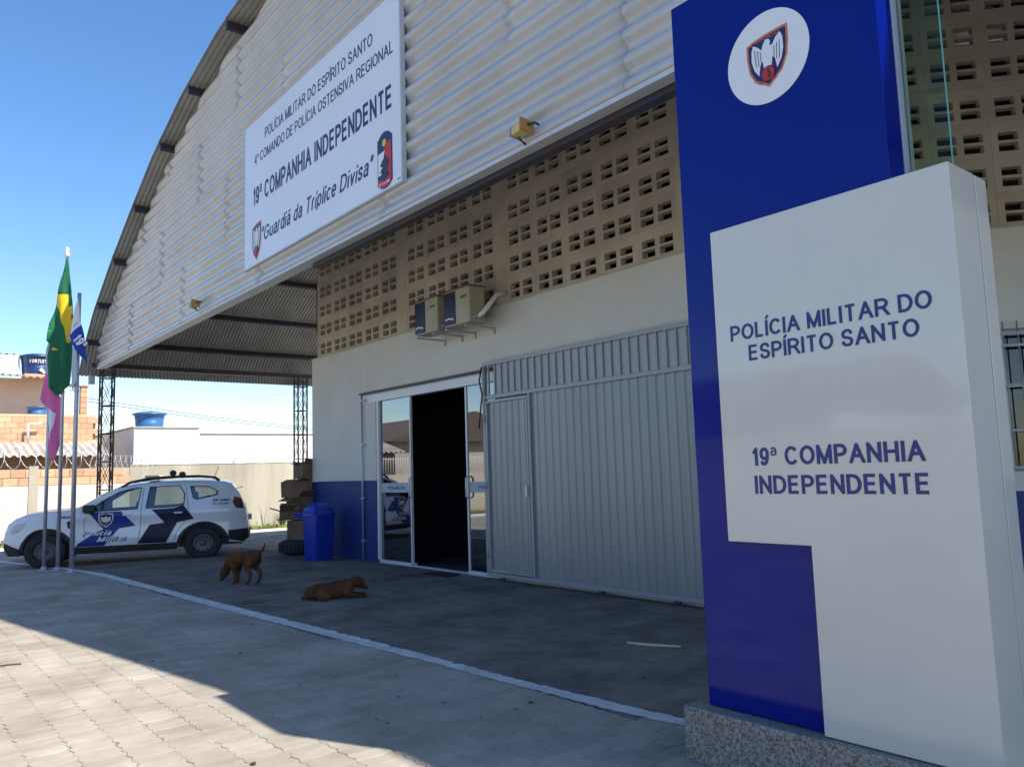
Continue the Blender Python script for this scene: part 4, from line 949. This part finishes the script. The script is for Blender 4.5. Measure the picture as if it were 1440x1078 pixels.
# stop at the rear bottom point (open strip from front bottom over the roof to the rear bottom)
ir = min(range(len(S2)), key=lambda i: (S2[i][0]+2.06)**2+(S2[i][1]-.32)**2); S2 = S2[:ir+1]
def strip(a, b, crown=.045, inset=0, y0=-1, y1=1, off=0.0):
    m_ = MB(); NN = 14; vs = []
    P_ = S2[a:b+1]
    for i, (x, z) in enumerate(P_):
        j0, j1 = S2[max(0, a+i-1)], S2[min(len(S2)-1, a+i+1)]; tx_, tz_ = j1[0]-j0[0], j1[1]-j0[1]; l = math.hypot(tx_, tz_); nx_, nz_ = tz_/l, -tx_/l
        if nx_*x < 0 and abs(nx_) > .8: nx_, nz_ = -nx_, -nz_
        if nz_ < 0 and z > 1.0: nx_, nz_ = -nx_, -nz_
        w = hw(x, z)-inset
        for k in range(NN+1):
            q = y0+(y1-y0)*k/NN; c = crown*(1-q*q)*min(1, (1-abs(q))*6)+off; vs.append((x+nx_*c, w*q, z+nz_*c))
    m_.add(vs, [(i*(NN+1)+k, i*(NN+1)+k+1, (i+1)*(NN+1)+k+1, (i+1)*(NN+1)+k) for i in range(len(P_)-1) for k in range(NN)], 0, True)
    return m_
def idx(x, z): return min(range(len(S2)), key=lambda i: (S2[i][0]-x)**2+(S2[i][1]-z)**2)
i1, i2, i3, i4 = idx(.82, 1.20), idx(.14, 1.60), idx(-1.88, 1.58), idx(-2.09, 1.12)
for a, b in ((0, i1), (i2, i3), (i4, len(S2)-1)): q = strip(a, b); mb.add(q.v, q.f, 0, True)
inn = MB()
for s in (1, -1): inn.add([(x*.985, s*(hw(x, z)-.03), z) for x, z in V2], [t for t in T2 if V2[t[0]][1] > .6], 0, True)
q = strip(i2, i3, off=-.03); inn.add(q.v, q.f, 0, True); inn.build('inner_lining', M['seat'], car, True, fix=False)
bmc = mb.build('body', M['carwhite'], car, True)
bb = bmesh.new(); bb.from_mesh(bmc.data); bmesh.ops.remove_doubles(bb, verts=bb.verts, dist=.002); bmesh.ops.recalc_face_normals(bb, faces=bb.faces); bb.to_mesh(bmc.data); bb.free()
strip(i1, i2, .05, .03).build('windshield', M['carglass'], car, True); strip(i3, i4, .03, .05).build('rear_window', M['carglass'], car, True)
def decal(poly, m, name, off=.004, parent=None, sides=(1,), d=.07):
    poly = [(x if x < 1.5 else 1.5+(x-1.5)*.78, z) for x, z in poly]
    A, B_ = cdt_fill(poly, d=d)
    for s in sides:
        q = MB().add([(x, s*(hw(x, z)+off), z) for x, z in A], [t if s > 0 else t[::-1] for t in B_], 0, True)
        o = q.build(name, M[m], parent or car, True)
    return o
for nm, Wn in (('front_side_window', W1), ('rear_side_window', W2), ('quarter_window', W3)):
    for s in (1, -1): decal(Wn, 'carglass', nm, -.006, sides=(s,))
    for s in (1, -1):
        A = densify(Wn, .1); MB().tube([(x, s*(hw(x, z)+.001), z) for x, z in A], .009, 6, closed=True).build('window_seal', M['carblack'], car, True)
cy_ = lambda P_: [(max(-2.2, min(2.17, x)), z) for x, z in P_]
def ring(cx, ri, ro, n=16):
    return [(cx+ro*math.cos(math.pi*i/n), .34+ro*math.sin(math.pi*i/n)) for i in range(n+1)]+[(cx+ri*math.cos(math.pi*i/n), .36+ri*math.sin(math.pi*i/n)*1.02) for i in range(n, -1, -1)]
for cx in AX: decal(ring(cx, .42, .475), 'carblack', 'wheel_arch', .006, sides=(1, -1))
decal([(-.87, .255), (-.90, .40), (.90, .40), (.87, .255)], 'carblack', 'sill', .007, sides=(1, -1))
decal([(-1.80, .40), (-1.79, .60), (-2.165, .62), (-2.165, .42), (-2.06, .33)], 'carblack', 'rear_bumper_trim', .006, sides=(1, -1))
decal([(1.81, .28), (1.82, .42), (1.95, .47), (2.15, .56), (2.14, .44), (2.05, .28)], 'carblack', 'front_bumper_trim', .006, sides=(1, -1))
j = idx(2.15, .5); strip(0, j, .045, -.004, off=.006).build('front_bumper', M['carblack'], car, True)
jj = idx(-2.175, .62); strip(jj, len(S2)-1, .045, -.004, off=.006).build('rear_bumper', M['carblack'], car, True)
MB().box(1.90, 1.99, -.5, .5, .66, .82).build('grille', M['carblack'], car, True, bevel=.02)
# livery
decal([(-.424, 1.115), (-.648, .827), (-.392, .796), (-.184, .412), (-.681, .405), (-.873, .82), (-1.17, .885), (-.975, 1.19), (-.80, 1.125)], 'carnavy', 'navy_chevron', .004)
decal([(.632, 1.09), (.104, 1.105), (-.15, .792), (.136, .748), (.376, .405), (.85, .41), (.809, .47), (.536, .677), (.392, .745)], 'carblue', 'blue_chevron', .004)
decal([(.86, 1.10), (.90, .95), (.80, .90), (.70, 1.08)], 'carwhite', 'fender_panel', .002)
def car_text(body, x0, x1, z, cap, m, sh, of=.17):
    lettering(body, 0, abs(x1-x0), 0, cap, lambda a, b, d: (x0-a, hw(x0-a, z+b)+.010-d*2, z+b+(a*.0)), M[m], car, of, sh, local=True)
car_text('Polícia', .75, .25, .625, .10, 'silvertext', .3, .2); car_text('Militar', .50, .0, .495, .10, 'silvertext', .3, .2)
car_text('190', 1.12, .93, 1.0, .05, 'carblue', .25); car_text('RP 4883', -1.50, -1.82, 1.235, .05, 'carnavy', .25, .2); car_text('19ª CIA IND', -1.50, -1.80, 1.165, .038, 'carnavy', .2, .14)
for bd, xa, xb, zz in (('Polícia', .75, .25, .615), ('Militar', .50, .0, .485)):
    lettering(bd, 0, xa-xb, 0, .10, lambda a, b, d, xa=xa, zz=zz: (xa-.014-a, hw(xa-a, zz+b)+.0065-d*.5, zz+b), M['carnavy'], car, .24, .3, local=True, name='lettering_shadow')
def cshape(pts, lay): return [(.352-(a*.25), .78+b*.30) for a, b in pts]
shp = [(-.5, .95), (0, 1.0), (.5, .95), (.5, .6), (.4, .3), (0, 0), (-.4, .3), (-.5, .6)]
decal(cshape(shp, 0), 'silvertext', 'shield_border', .007, d=.05); decal(cshape([(a*.84, (b-.5)*.84+.5) for a, b in shp], 0), 'carnavy', 'shield_field', .009, d=.05)
decal(cshape([(-.34, .78), (-.12, .68), (0, .8), (.12, .68), (.34, .78), (.3, .45), (.12, .36), (-.12, .36), (-.3, .45)], 0), 'carwhite', 'shield_eagle', .011, d=.05)
decal(cshape([(-.16, .32), (0, .40), (.16, .32), (0, .14)], 0), 'red', 'shield_disc', .011, d=.05)
# door gaps and handles
for P_ in ([(.66, 1.12), (.72, .90), (.70, .60), (.62, .42)], [(-.28, 1.60), (-.245, 1.2), (-.235, .8), (-.20, .42)], [(-1.02, 1.55), (-1.06, 1.2), (-1.10, .95), (-.86, .62), (-.82, .42)]):
    MB().tube([(x, hw(x, z)+.0005, z) for x, z in densify(P_+P_[::-1][1:-1], .08)[:-2]], .0045, 5).build('door_gap', M['carblack'], car, True)
for x in (.0, -.89):
    MB().box(x-.075, x+.075, hw(x, 1.03), hw(x, 1.03)+.035, 1.01, 1.045).build('door_handle', M['carwhite'], car, True, bevel=.012)
for s in (1, -1):
    m = MB(); m.box(-.11, .11, .03, .22, -.075, .09); o = m.build('wing_mirror', M['carblack'], car, True, bevel=.045); o.location = (.62, s*.86 if s > 0 else -1.08, 1.17)
    MB().tube([(.62, s*.86, 1.12), (.60, s*.95, 1.15)], .025, 8).build('mirror_arm', M['carblack'], car, True)
for s in (1, -1):
    hl = decal([(1.68, .96), (1.90, .92), (2.02, .80), (1.98, .72), (1.80, .80)], 'lamp_clear', 'headlight', .008, sides=(s,))
    decal([(-1.90, 1.33), (-2.03, 1.28), (-2.08, 1.06), (-1.93, 1.08), (-1.87, 1.2)], 'lamp_red', 'tail_light', .012, sides=(s,))
    decal([(.98, .80), (1.0, .93), (.86, .99), (.88, .78)], 'carblack', 'side_vent', .006, sides=(s,))
# wheels
def wheel(cx, s):
    w = bpy.data.objects.new('wheel', None)
    m = MB(); T = Matrix.Translation((cx, s*.80, .345)) @ Matrix.Rotation(math.pi/2, 4, 'X')
    t_ = m.lathe([(.21, -.10), (.30, -.115), (.335, -.10), (.346, -.05), (.346, .05), (.335, .10), (.30, .115), (.21, .10)], n=36, T=T, cap=False).build('wheel', M['rubber'], car, True)
    rm = MB(); rm.lathe([(.215, -.09), (.205, -.07), (.20, 0), (.205, .07), (.215, .09)], n=32, T=T, cap=False)
    rm.lathe([(.03, s*-.045-.004), (.16, s*-.045-.004), (.205, s*-.06), (.205, s*-.06+.01), (.16, s*-.045+.004), (.03, s*-.045+.004)], n=32, T=T, cap=False)
    rm.build('rim', M['rim'], t_, True)
    hb = MB(); hb.lathe([(.0, s*-.075), (.045, s*-.075), (.06, s*-.05)], n=16, T=T)
    for k in range(5):
        a = k*2*math.pi/5; hb.lathe([(.010, s*-.065), (.010, s*-.045)], (.075*math.cos(a), .075*math.sin(a), 0), n=6, T=T)
    hb.build('hub', M['rim'], t_, True)
    sl2 = MB()
    for k in range(12):
        a = k*math.pi/6; sl2.box(-.018, .018, .125, .165, s*-.052-.004, s*-.052+.006, T=T @ Matrix.Rotation(a, 4, 'Z'))
    sl2.build('rim_slots', M['carblack'], t_, True)
for cx in AX:
    for s in (1, -1): wheel(cx, s)
# inner arches and floor
m = MB(); m.box(-2.05, 1.9, -.70, .70, .28, .50); m.box(-.85, .85, -.84, .84, .28, .5)
for cx in AX: m.box(cx-.44, cx+.44, -.70, .70, .45, .80)
m.box(.95, 1.85, -.78, .78, .50, .92); m.box(.55, .98, -.78, .78, .5, 1.10); m.build('chassis', M['carblack'], car, True)
def seat(x, y, bench=False):
    w = .25 if not bench else .66
    m = MB(); m.box(x-.25, x+.25, y-w, y+w, .52, .74); m.box(x-.36, x-.22, y-w*.92, y+w*.92, .70, 1.28, T=None)
    if bench:
        for yy in (-.35, .35): m.box(x-.38, x-.27, y+yy-.13, y+yy+.13, 1.28, 1.45)
    else: m.box(x-.38, x-.28, y-.13, y+.13, 1.31, 1.50)
    m.build('seat', M['seat'], car, True, bevel=.04)
seat(.10, .38); seat(.10, -.38); seat(-.82, 0, True)
MB().tube([(.50+.02*math.cos(a*.524), .38+.18*math.cos(a*.524), 1.02+.17*math.sin(a*.524)) for a in range(12)], .014, 6, closed=True).build('steering_wheel', M['carblack'], car, True)
m = MB()
for yy in (-.62, .62): m.box(-.32, -.25, yy-.02, yy+.02, .7, 1.58)
m.box(-1.85, -1.1, -.80, .80, .5, .98); m.build('inner_trim', M['seat'], car, True)
# roof rails, light bar, sirens, aerial
for s in (1, -1):
    MB().tube([(.12, s*.70, 1.60), (-.02, s*.69, 1.70), (-.35, s*.68, 1.775), (-.8, s*.67, 1.80), (-1.25, s*.66, 1.795), (-1.52, s*.66, 1.76), (-1.62, s*.66, 1.68)], .026, 8).build('roof_rail', M['carblack'], car, True)
MB().box(-.52, -.26, -.55, .55, 1.785, 1.84).build('light_bar', M['lamp_clear'], car, True, bevel=.02)
MB().box(-.45, -.33, -.5, .5, 1.74, 1.785).build('light_bar_mount', M['carblack'], car, True)
for x, z in ((-.76, 1.88), (-.93, 1.845)):
    t2 = MB().lathe([(.02, -.07), (.055, -.05), (.065, 0), (.055, .05), (.02, .07)], (0, 0, 0), n=14, T=Matrix.Translation((x, .45, z)) @ Matrix.Rotation(math.pi/2, 4, 'X')).build('work_lamp', M['carblack'], car, True)
    MB().box(x-.02, x+.02, .43, .47, 1.76, z-.04).build('lamp_stem', M['carblack'], t2, True)
MB().tube([(-1.50, .45, 1.70), (-1.60, .45, 2.0)], .006, 6).build('aerial', M['carblack'], car, True)
MB().box(-2.24, -2.17, -.28, .28, .78, .90).build('number_plate', M['pgrey'], car, True, bevel=.004)
MB().tube([(-1.95, .5, 1.50), (-2.06, .55, 1.53)], .008, 6).build('wiper', M['carblack'], car, True)
MB().box(-2.20, -2.13, -.30, -.05, .5, .7).build('tow_hook', M['carblack'], car, True)

# ------------------------------------------------------------------ boundary wall, brick, wire
XB = -28.0
def wallrun(name, lab, cat, y0, y1, z1, m, th=.18, z0=-.6):
    t = thing(name, lab, cat, (XB-th/2, (y0+y1)/2, 0), world_parts=True); MB().box(XB-th, XB, y0, y1, z0, z1).build('wall_face', m, t); return t
w1 = wallrun('concrete_wall', 'unpainted streaky grey concrete boundary wall behind the police car', 'wall', 6.78, 26, 2.06, M['concrete'])
mb = MB(); yy = 6.8
while yy < 26:
    h = random.uniform(.01, .035); mb.box(XB-.19, XB+.012, yy, yy+.38, 2.06, 2.06+h); yy += .385
mb.build('coping_course', M['concrete'], w1)
w2 = wallrun('limewashed_wall', 'whitewashed boundary wall with an orange brick top course, left of the concrete wall', 'wall', -1.0, 6.78, 1.50, M['limewash'])
MB().box(XB-.17, XB-.02, -1.0, 6.78, 1.50, 2.0).build('mortar_core', M['mortar'], w2)
bk = MB().box(0, .148, 0, .376, 0, .226).mesh('brick', M['brick'])
for k in range(20):
    for j in range(2):
        y = -1.0+.39*k+(.19 if j else 0)
        if y+.38 > 6.8: continue
        o = bpy.data.objects.new('brick', bk); COL.objects.link(o); o.parent = w2; o.location = Vector((XB-.145+random.uniform(-.006, .006), y, 1.515+j*.245))-Vector(w2['_base'])
MB().box(XB-.3, XB+.03, 3.95, 4.2, -.5, 2.1).build('brick_pier', M['concrete'], w2)
w3 = wallrun('street_boundary_wall', 'low plain boundary wall continuing out of frame to the left', 'wall', -16, -1.0, 1.5, M['beige'])
for k in range(60):
    y = -8+.115*k
    MB().tube([(XB-.1, y, 1.5), (XB-.1, y, 2.2)], .014, 5).build('railing_bar', M['pvc'], w3)
MB().box(XB-.12, XB-.08, -8, -1.1, 2.1, 2.14).build('railing_rail', M['pvc'], w3)
# razor wire coils
def coil(name, lab, y0, y1, z, R_, pitch, th):
    n = int((y1-y0)/pitch*18); pts = []
    for i in range(n+1):
        a = i/18*2*math.pi; y = y0+(y1-y0)*i/n; pts.append((XB-.09+R_*math.cos(a)*.8, y+.07*math.sin(a*1.03), z+R_*(1+math.sin(a))))
    t = thing(name, lab, 'razor wire', (XB, (y0+y1)/2, z), world_parts=True, group='razor wire on the boundary wall'); MB().tube(pts, th, 4).build('coil', M['wire'], t)
    mb = MB()
    for i in range(0, n, 3):
        p = Vector(pts[i]); mb.add([p+Vector((0, -.02, -.02)), p+Vector((0, .03, .0)), p+Vector((0, -.01, .03))], [(0, 1, 2)])
    mb.build('barbs', M['wire'], t)['kind'] = 'stuff'
coil('razor_wire', 'large open razor wire coils along the brick-topped wall at the far left', -1.0, 5.6, 2.02, .24, .42, .012)
coil('razor_wire', 'tighter razor wire coils near the lattice column, before the concrete wall', 5.6, 7.6, 2.0, .20, .16, .008)
# plants at the wall foot
def weed(x, y, h, n, spread, lab, seed, leaf=.035):
    rn = random.Random(seed); t = thing('weed', lab, 'plant', (x, y, gz(x)))
    st = MB(); lf = MB()
    for k in range(n):
        a = rn.uniform(0, 6.28); tip = Vector((math.cos(a)*spread*rn.uniform(.2, 1), math.sin(a)*spread*rn.uniform(.2, 1), h*rn.uniform(.55, 1))); mid = tip*.5+Vector((0, 0, h*.08))
        st.tube([(0, 0, 0), mid, tip], [.006, .005, .003], 5)
        for q in range(9):
            u_ = .35+.65*q/8; p = (Vector((0, 0, 0)).lerp(mid, u_*2) if u_ < .5 else mid.lerp(tip, u_*2-1)); b_ = rn.uniform(0, 6.28); d = Vector((math.cos(b_), math.sin(b_), rn.uniform(-.2, .5))).normalized(); s = d.cross(Vector((0, 0, 1))).normalized(); L_2 = leaf*rn.uniform(.8, 2)
            lf.add([p, p+d*L_2*.5+s*L_2*.3, p+d*L_2, p+d*L_2*.5-s*L_2*.3], [(0, 1, 2, 3)])
    st.build('stem', M['leaf'], t, True); lf.build('leaves', M['leaf'], t, True, fix=False)
weed(-27.6, 11.07, .92, 5, .28, 'thin leggy weed growing against the concrete wall', 3)
weed(-27.5, 11.75, .55, 34, .38, 'dense low green bush at the wall foot beside the cardboard boxes', 5, .05)
weed(-27.6, 3.2, .3, 14, .3, 'low green tuft at the wall foot by the nose of the car', 6, .05)
weed(-27.6, 13.0, .4, 20, .3, 'green clump at the wall foot behind the cardboard pile', 8, .05)

# ------------------------------------------------------------------ houses beyond the wall
wh = thing('white_house', 'long low white rendered house with a stepped dark coping beyond the concrete wall', 'house', (-35, 14, 0), world_parts=True)
MB().box(-40, -31, 7.62, 9.90, -.5, 3.48).build('wall', M['whitehouse'], wh); MB().box(-40, -31, 9.90, 26, -.5, 3.27).build('wall', M['whitehouse'], wh)
MB().box(-40.05, -30.95, 7.57, 9.95, 3.48, 3.53).build('coping', M['fibre'], wh); MB().box(-40.05, -30.95, 9.96, 26.05, 3.27, 3.31).build('coping', M['fibre'], wh)
MB().tube([(-30.9, 11.2, 2.0), (-30.9, 11.2, 2.22), (-30.8, 11.32, 2.3)], .03, 6).build('vent_pipe', M['fibre'], wh)
def tank(x, y, z, R_, h, m, lab, txt=None):
    t = thing('water_tank', lab, 'water tank', (x, y, z), group='plastic water tanks on the roofs')
    MB().lathe([(R_*.82, 0), (R_*.86, h*.35), (R_*.84, h*.37), (R_*.92, h*.78), (R_*1.0, h*.80), (R_*1.0, h*.84)], n=30).build('tank_body', M[m], t, True)
    MB().lathe([(R_*1.06, h*.80), (R_*1.06, h*.86), (R_*.7, h*.95), (R_*.15, h), (.01, h)], n=30).build('lid', M[m], t, True)
    if txt:
        me_f = lambda a, b, d: ((R_*.93+.012-d)*math.cos(a/R_), (R_*.93+.012-d)*math.sin(a/R_), b)
        lettering(txt, -.38, .22, h*.50, .13, me_f, M['fwhite'], t, .2, local=True)
        MB().prism([(-.05, .12), (.03, .22), (.12, .14), (.16, .06), (.24, .05), (.24, .02), (.1, .02)], me_f, .004).build('tank_mark', M['fwhite'], t, True)
tank(-31.85, 8.36, 3.53, .58, .62, 'tankblue', 'light blue water tank with a lid on the white house roof')
bh = thing('beige_house', 'beige rendered house with white parapet and corrugated awning at the far left', 'house', (-36, 3, 0), world_parts=True)
MB().box(-40, -34.4, -4, 5.9, -.5, 5.5).build('wall', M['beige'], bh)
MB().box(-34.39, -34.1, -4, 4.4, 5.62, 6.32).build('parapet', M['whitehouse'], bh)
def corr(name, x0, x1, y0, y1, z0, z1, par, m='fibre', pitch=.19, amp=.035):
    vs = []; n = int((y1-y0)/pitch*8)
    for k in range(n+1):
        y = y0+(y1-y0)*k/n; dz = amp*math.sin((y-y0)/pitch*2*math.pi); vs += [(x0, y, z0+dz), (x1, y, z1+dz)]
    o = MB().add(vs, [(2*k, 2*k+2, 2*k+3, 2*k+1) for k in range(n)]).build(name, M[m], par, fix=False); o.modifiers.new('t', 'SOLIDIFY').thickness = .01; return o
corr('awning', -34.4, -33.3, -4, 5.6, 5.62, 5.44, bh, pitch=.22)
corr('roof_sheet', -40, -34.1, -4, 4.4, 6.9, 6.34, bh, pitch=.22)
MB().box(-34.395, -33.6, 4.5, 5.9, 5.50, 5.60).build('tank_shelf', M['brick'], bh)
tank(-34.2, 5.0, 5.62, .62, .80, 'tanknavy', 'navy water tank with white lettering beside the white parapet', 'FORTLEV')
tb = tank(-33.0, 4.85, 4.02, .36, .34, 'tankblue', 'small blue tank lid above the orange brick wall')
# brick outbuilding
ob = thing('brick_outbuilding', 'unfinished orange brick building with a weathered corrugated lean-to roof', 'house', (-33, 3, 0), world_parts=True)
MB().box(-33.6, -31.72, -4, 6.5, 2.0, 3.86).build('mortar_core', M['mortar'], ob)
MB().box(-33.7, -31.55, -4, 6.5, 3.865, 3.95).build('roof_slab', M['brick'], ob)
bk2 = MB().box(0, .17, 0, .376, 0, .186).mesh('brick', M['brick'])
for j in range(5):
    for k in range(11):
        y = 2.35+.385*k+(.19 if j % 2 else 0)
        if y > 6.2: continue
        o = bpy.data.objects.new('brick', bk2); COL.objects.link(o); o.parent = ob; o.location = Vector((-31.73+random.uniform(0, .012), y, 2.9+j*.193))-Vector(ob['_base'])
MB().box(-31.7, -31.56, -4, 2.33, 2.9, 3.86).build('wall', M['brick'], ob); MB().box(-30.7, -30.5, -4, 6.3, -.5, 2.55).build('lower_wall', M['brick'], ob)
corr('lean_to_roof', -31.75, -29.5, -4, 6.6, 3.02, 2.44, ob, pitch=.24)
MB().tube([(-31.3, 4.35, 2.95), (-31.3, 4.35, 3.6), (-31.3, 4.75, 3.62)], .045, 8).build('downpipe', M['pvc'], ob)
# roof terrace pillars
tp = thing('terrace_frame', 'brick pillar and white posts of an unfinished roof terrace beyond the flagpoles', 'structure', (-34, 6, 3.9), world_parts=True)
for k in range(6): MB().box(-33.5, -33.2, 6.28, 6.50, 3.96+k*.2, 4.145+k*.2).build('pillar_brick', M['brick'], tp)
MB().box(-33.6, -33.15, 5.95, 6.55, 5.16, 5.24).build('pillar_cap', M['fibre'], tp)
for y in (5.55, 5.75, 6.05): MB().box(-33.4, -33.32, y-.03, y+.03, 3.96, 5.1).build('post', M['whitehouse'], tp)
MB().box(-33.42, -33.3, 5.5, 6.28, 4.42, 4.48).build('rail', M['whitehouse'], tp)
MB().box(-33.42, -33.3, 5.5, 6.28, 4.95, 5.02).build('rail', M['whitehouse'], tp)
# overhead lines
for (za, zb_, lab) in ((5.6, 4.05, 'upper overhead line crossing behind the white house'), (5.45, 3.95, 'lower overhead line crossing behind the white house')):
    pts = [(-42, 8+22*i/20, za+(zb_-za)*i/20-.5*math.sin(math.pi*i/20)) for i in range(21)]
    tag(setbase(MB().tube(pts, .016, 5).build('overhead_line', M['wireblack'])), lab, 'power line', 'overhead lines')

# ------------------------------------------------------------------ street side behind the viewer (seen only as reflections)
os_ = thing('street_wall', 'plain rendered wall across the street from the station', 'wall', (-8, -13, 0), world_parts=True)
MB().box(-27.7, 20, -13.2, -13, -.5, 2.3).build('wall_face', M['limewash'], os_)
def house(x0, x1, y0, y1, h, m, lab):
    t = thing('street_house', lab, 'house', ((x0+x1)/2, (y0+y1)/2, 0), world_parts=True); MB().box(x0, x1, y0, y1, -.4, h).build('wall', M[m], t)
    ym = (y0+y1)/2; vs = [(x0-.4, y0-.4, h), (x1+.4, y0-.4, h), (x1+.4, y1+.4, h), (x0-.4, y1+.4, h), (x0-.4, ym, h+1.5), (x1+.4, ym, h+1.5)]
    MB().add(vs, [(0, 1, 5, 4), (2, 3, 4, 5), (0, 4, 3), (1, 2, 5), (0, 3, 2, 1)]).build('roof', M['rooftile'], t)
    for k in range(3): x = x0+(x1-x0)*(k+.5)/3; MB().box(x-.5, x+.5, y1, y1+.03, 1.2, 2.4).build('window', M['acblue'], t)
house(-24, -12, -24, -15, 3.4, 'whitehouse', 'white tiled-roof house across the street, left')
house(-8, 3, -23, -15, 3.2, 'beige', 'beige tiled-roof house across the street, middle')
house(8, 20, -24, -15, 5.8, 'whitehouse', 'two-storey white house across the street, right')
house(-42, -32, -14, -4.6, 3.0, 'beige', 'beige tiled-roof house beyond the railing to the left')

# ------------------------------------------------------------------ weeds in the joints
mb = MB(); rn = random.Random(9)
for _ in range(70):
    x = round(rn.uniform(-9, -3)/PW)*PW+PW/2; y = round(rn.uniform(-.3, 3.2)/PL)*PL+PL/2
    if rn.random() < .4: x = rn.uniform(-15, -9); y = rn.choice((6.98, 6.9, 6.94))
    for q in range(rn.randint(2, 6)):
        h = rn.uniform(.006, .022); blades(mb, x+rn.uniform(-.02, .02), y+rn.uniform(-.02, .02), gz(x)-.004, h, .003, rn.uniform(0, 6.3), rn.uniform(.3, 1.2))
o = mb.build('joint_weeds', M['leaf'], fix=False); o['kind'] = 'stuff'
# ------------------------------------------------------------------ litter and a modelled sliver of sunlight on the paving
mb = MB(); rn = random.Random(4)
for _ in range(90):
    x = rn.uniform(-14, -3); y = rn.uniform(1.2, 6.8)
    if rn.random() < .35: x = rn.uniform(-14.5, -12.5); y = rn.uniform(5.7, 6.5)
    s = rn.uniform(.012, .035); a = rn.uniform(0, 6.28); c_, d_ = math.cos(a)*s, math.sin(a)*s; z = gz(x)+.004
    mb.add([(x-c_, y-d_, z), (x+d_*.5, y-c_*.5, z+s*.25), (x+c_, y+d_, z+.002), (x-d_*.5, y+c_*.5, z+s*.3)], [(0, 1, 2, 3)])
o = mb.build('leaf_litter', M['deadleaf'], fix=False); o['kind'] = 'stuff'
pts = [(-4.86, 5.16, .010), (-4.74, 5.18, .012), (-4.60, 5.24, .012), (-4.42, 5.33, .014)]  # sliver of sunlight, shaped as a thin pale strip on the ground
tag(setbase(MB().tube(pts, [.010, .014, .014, .008], 6).build('sunfleck_strip', M['sunfleck'])), 'sliver of sunlight on the shaded paving near the gate, modelled as a pale curved strip', 'sunfleck')
pts = [(-8.11, .98, .008), (-8.10, 1.04, .010), (-8.07, 1.13, .008)]
tag(setbase(MB().tube(pts, .006, 5).build('twig', M['deadleaf'])), 'thin dark twig on the sunlit paving at the far left', 'twig')
for o in bpy.data.objects:
    if '_base' in o.keys(): del o['_base']
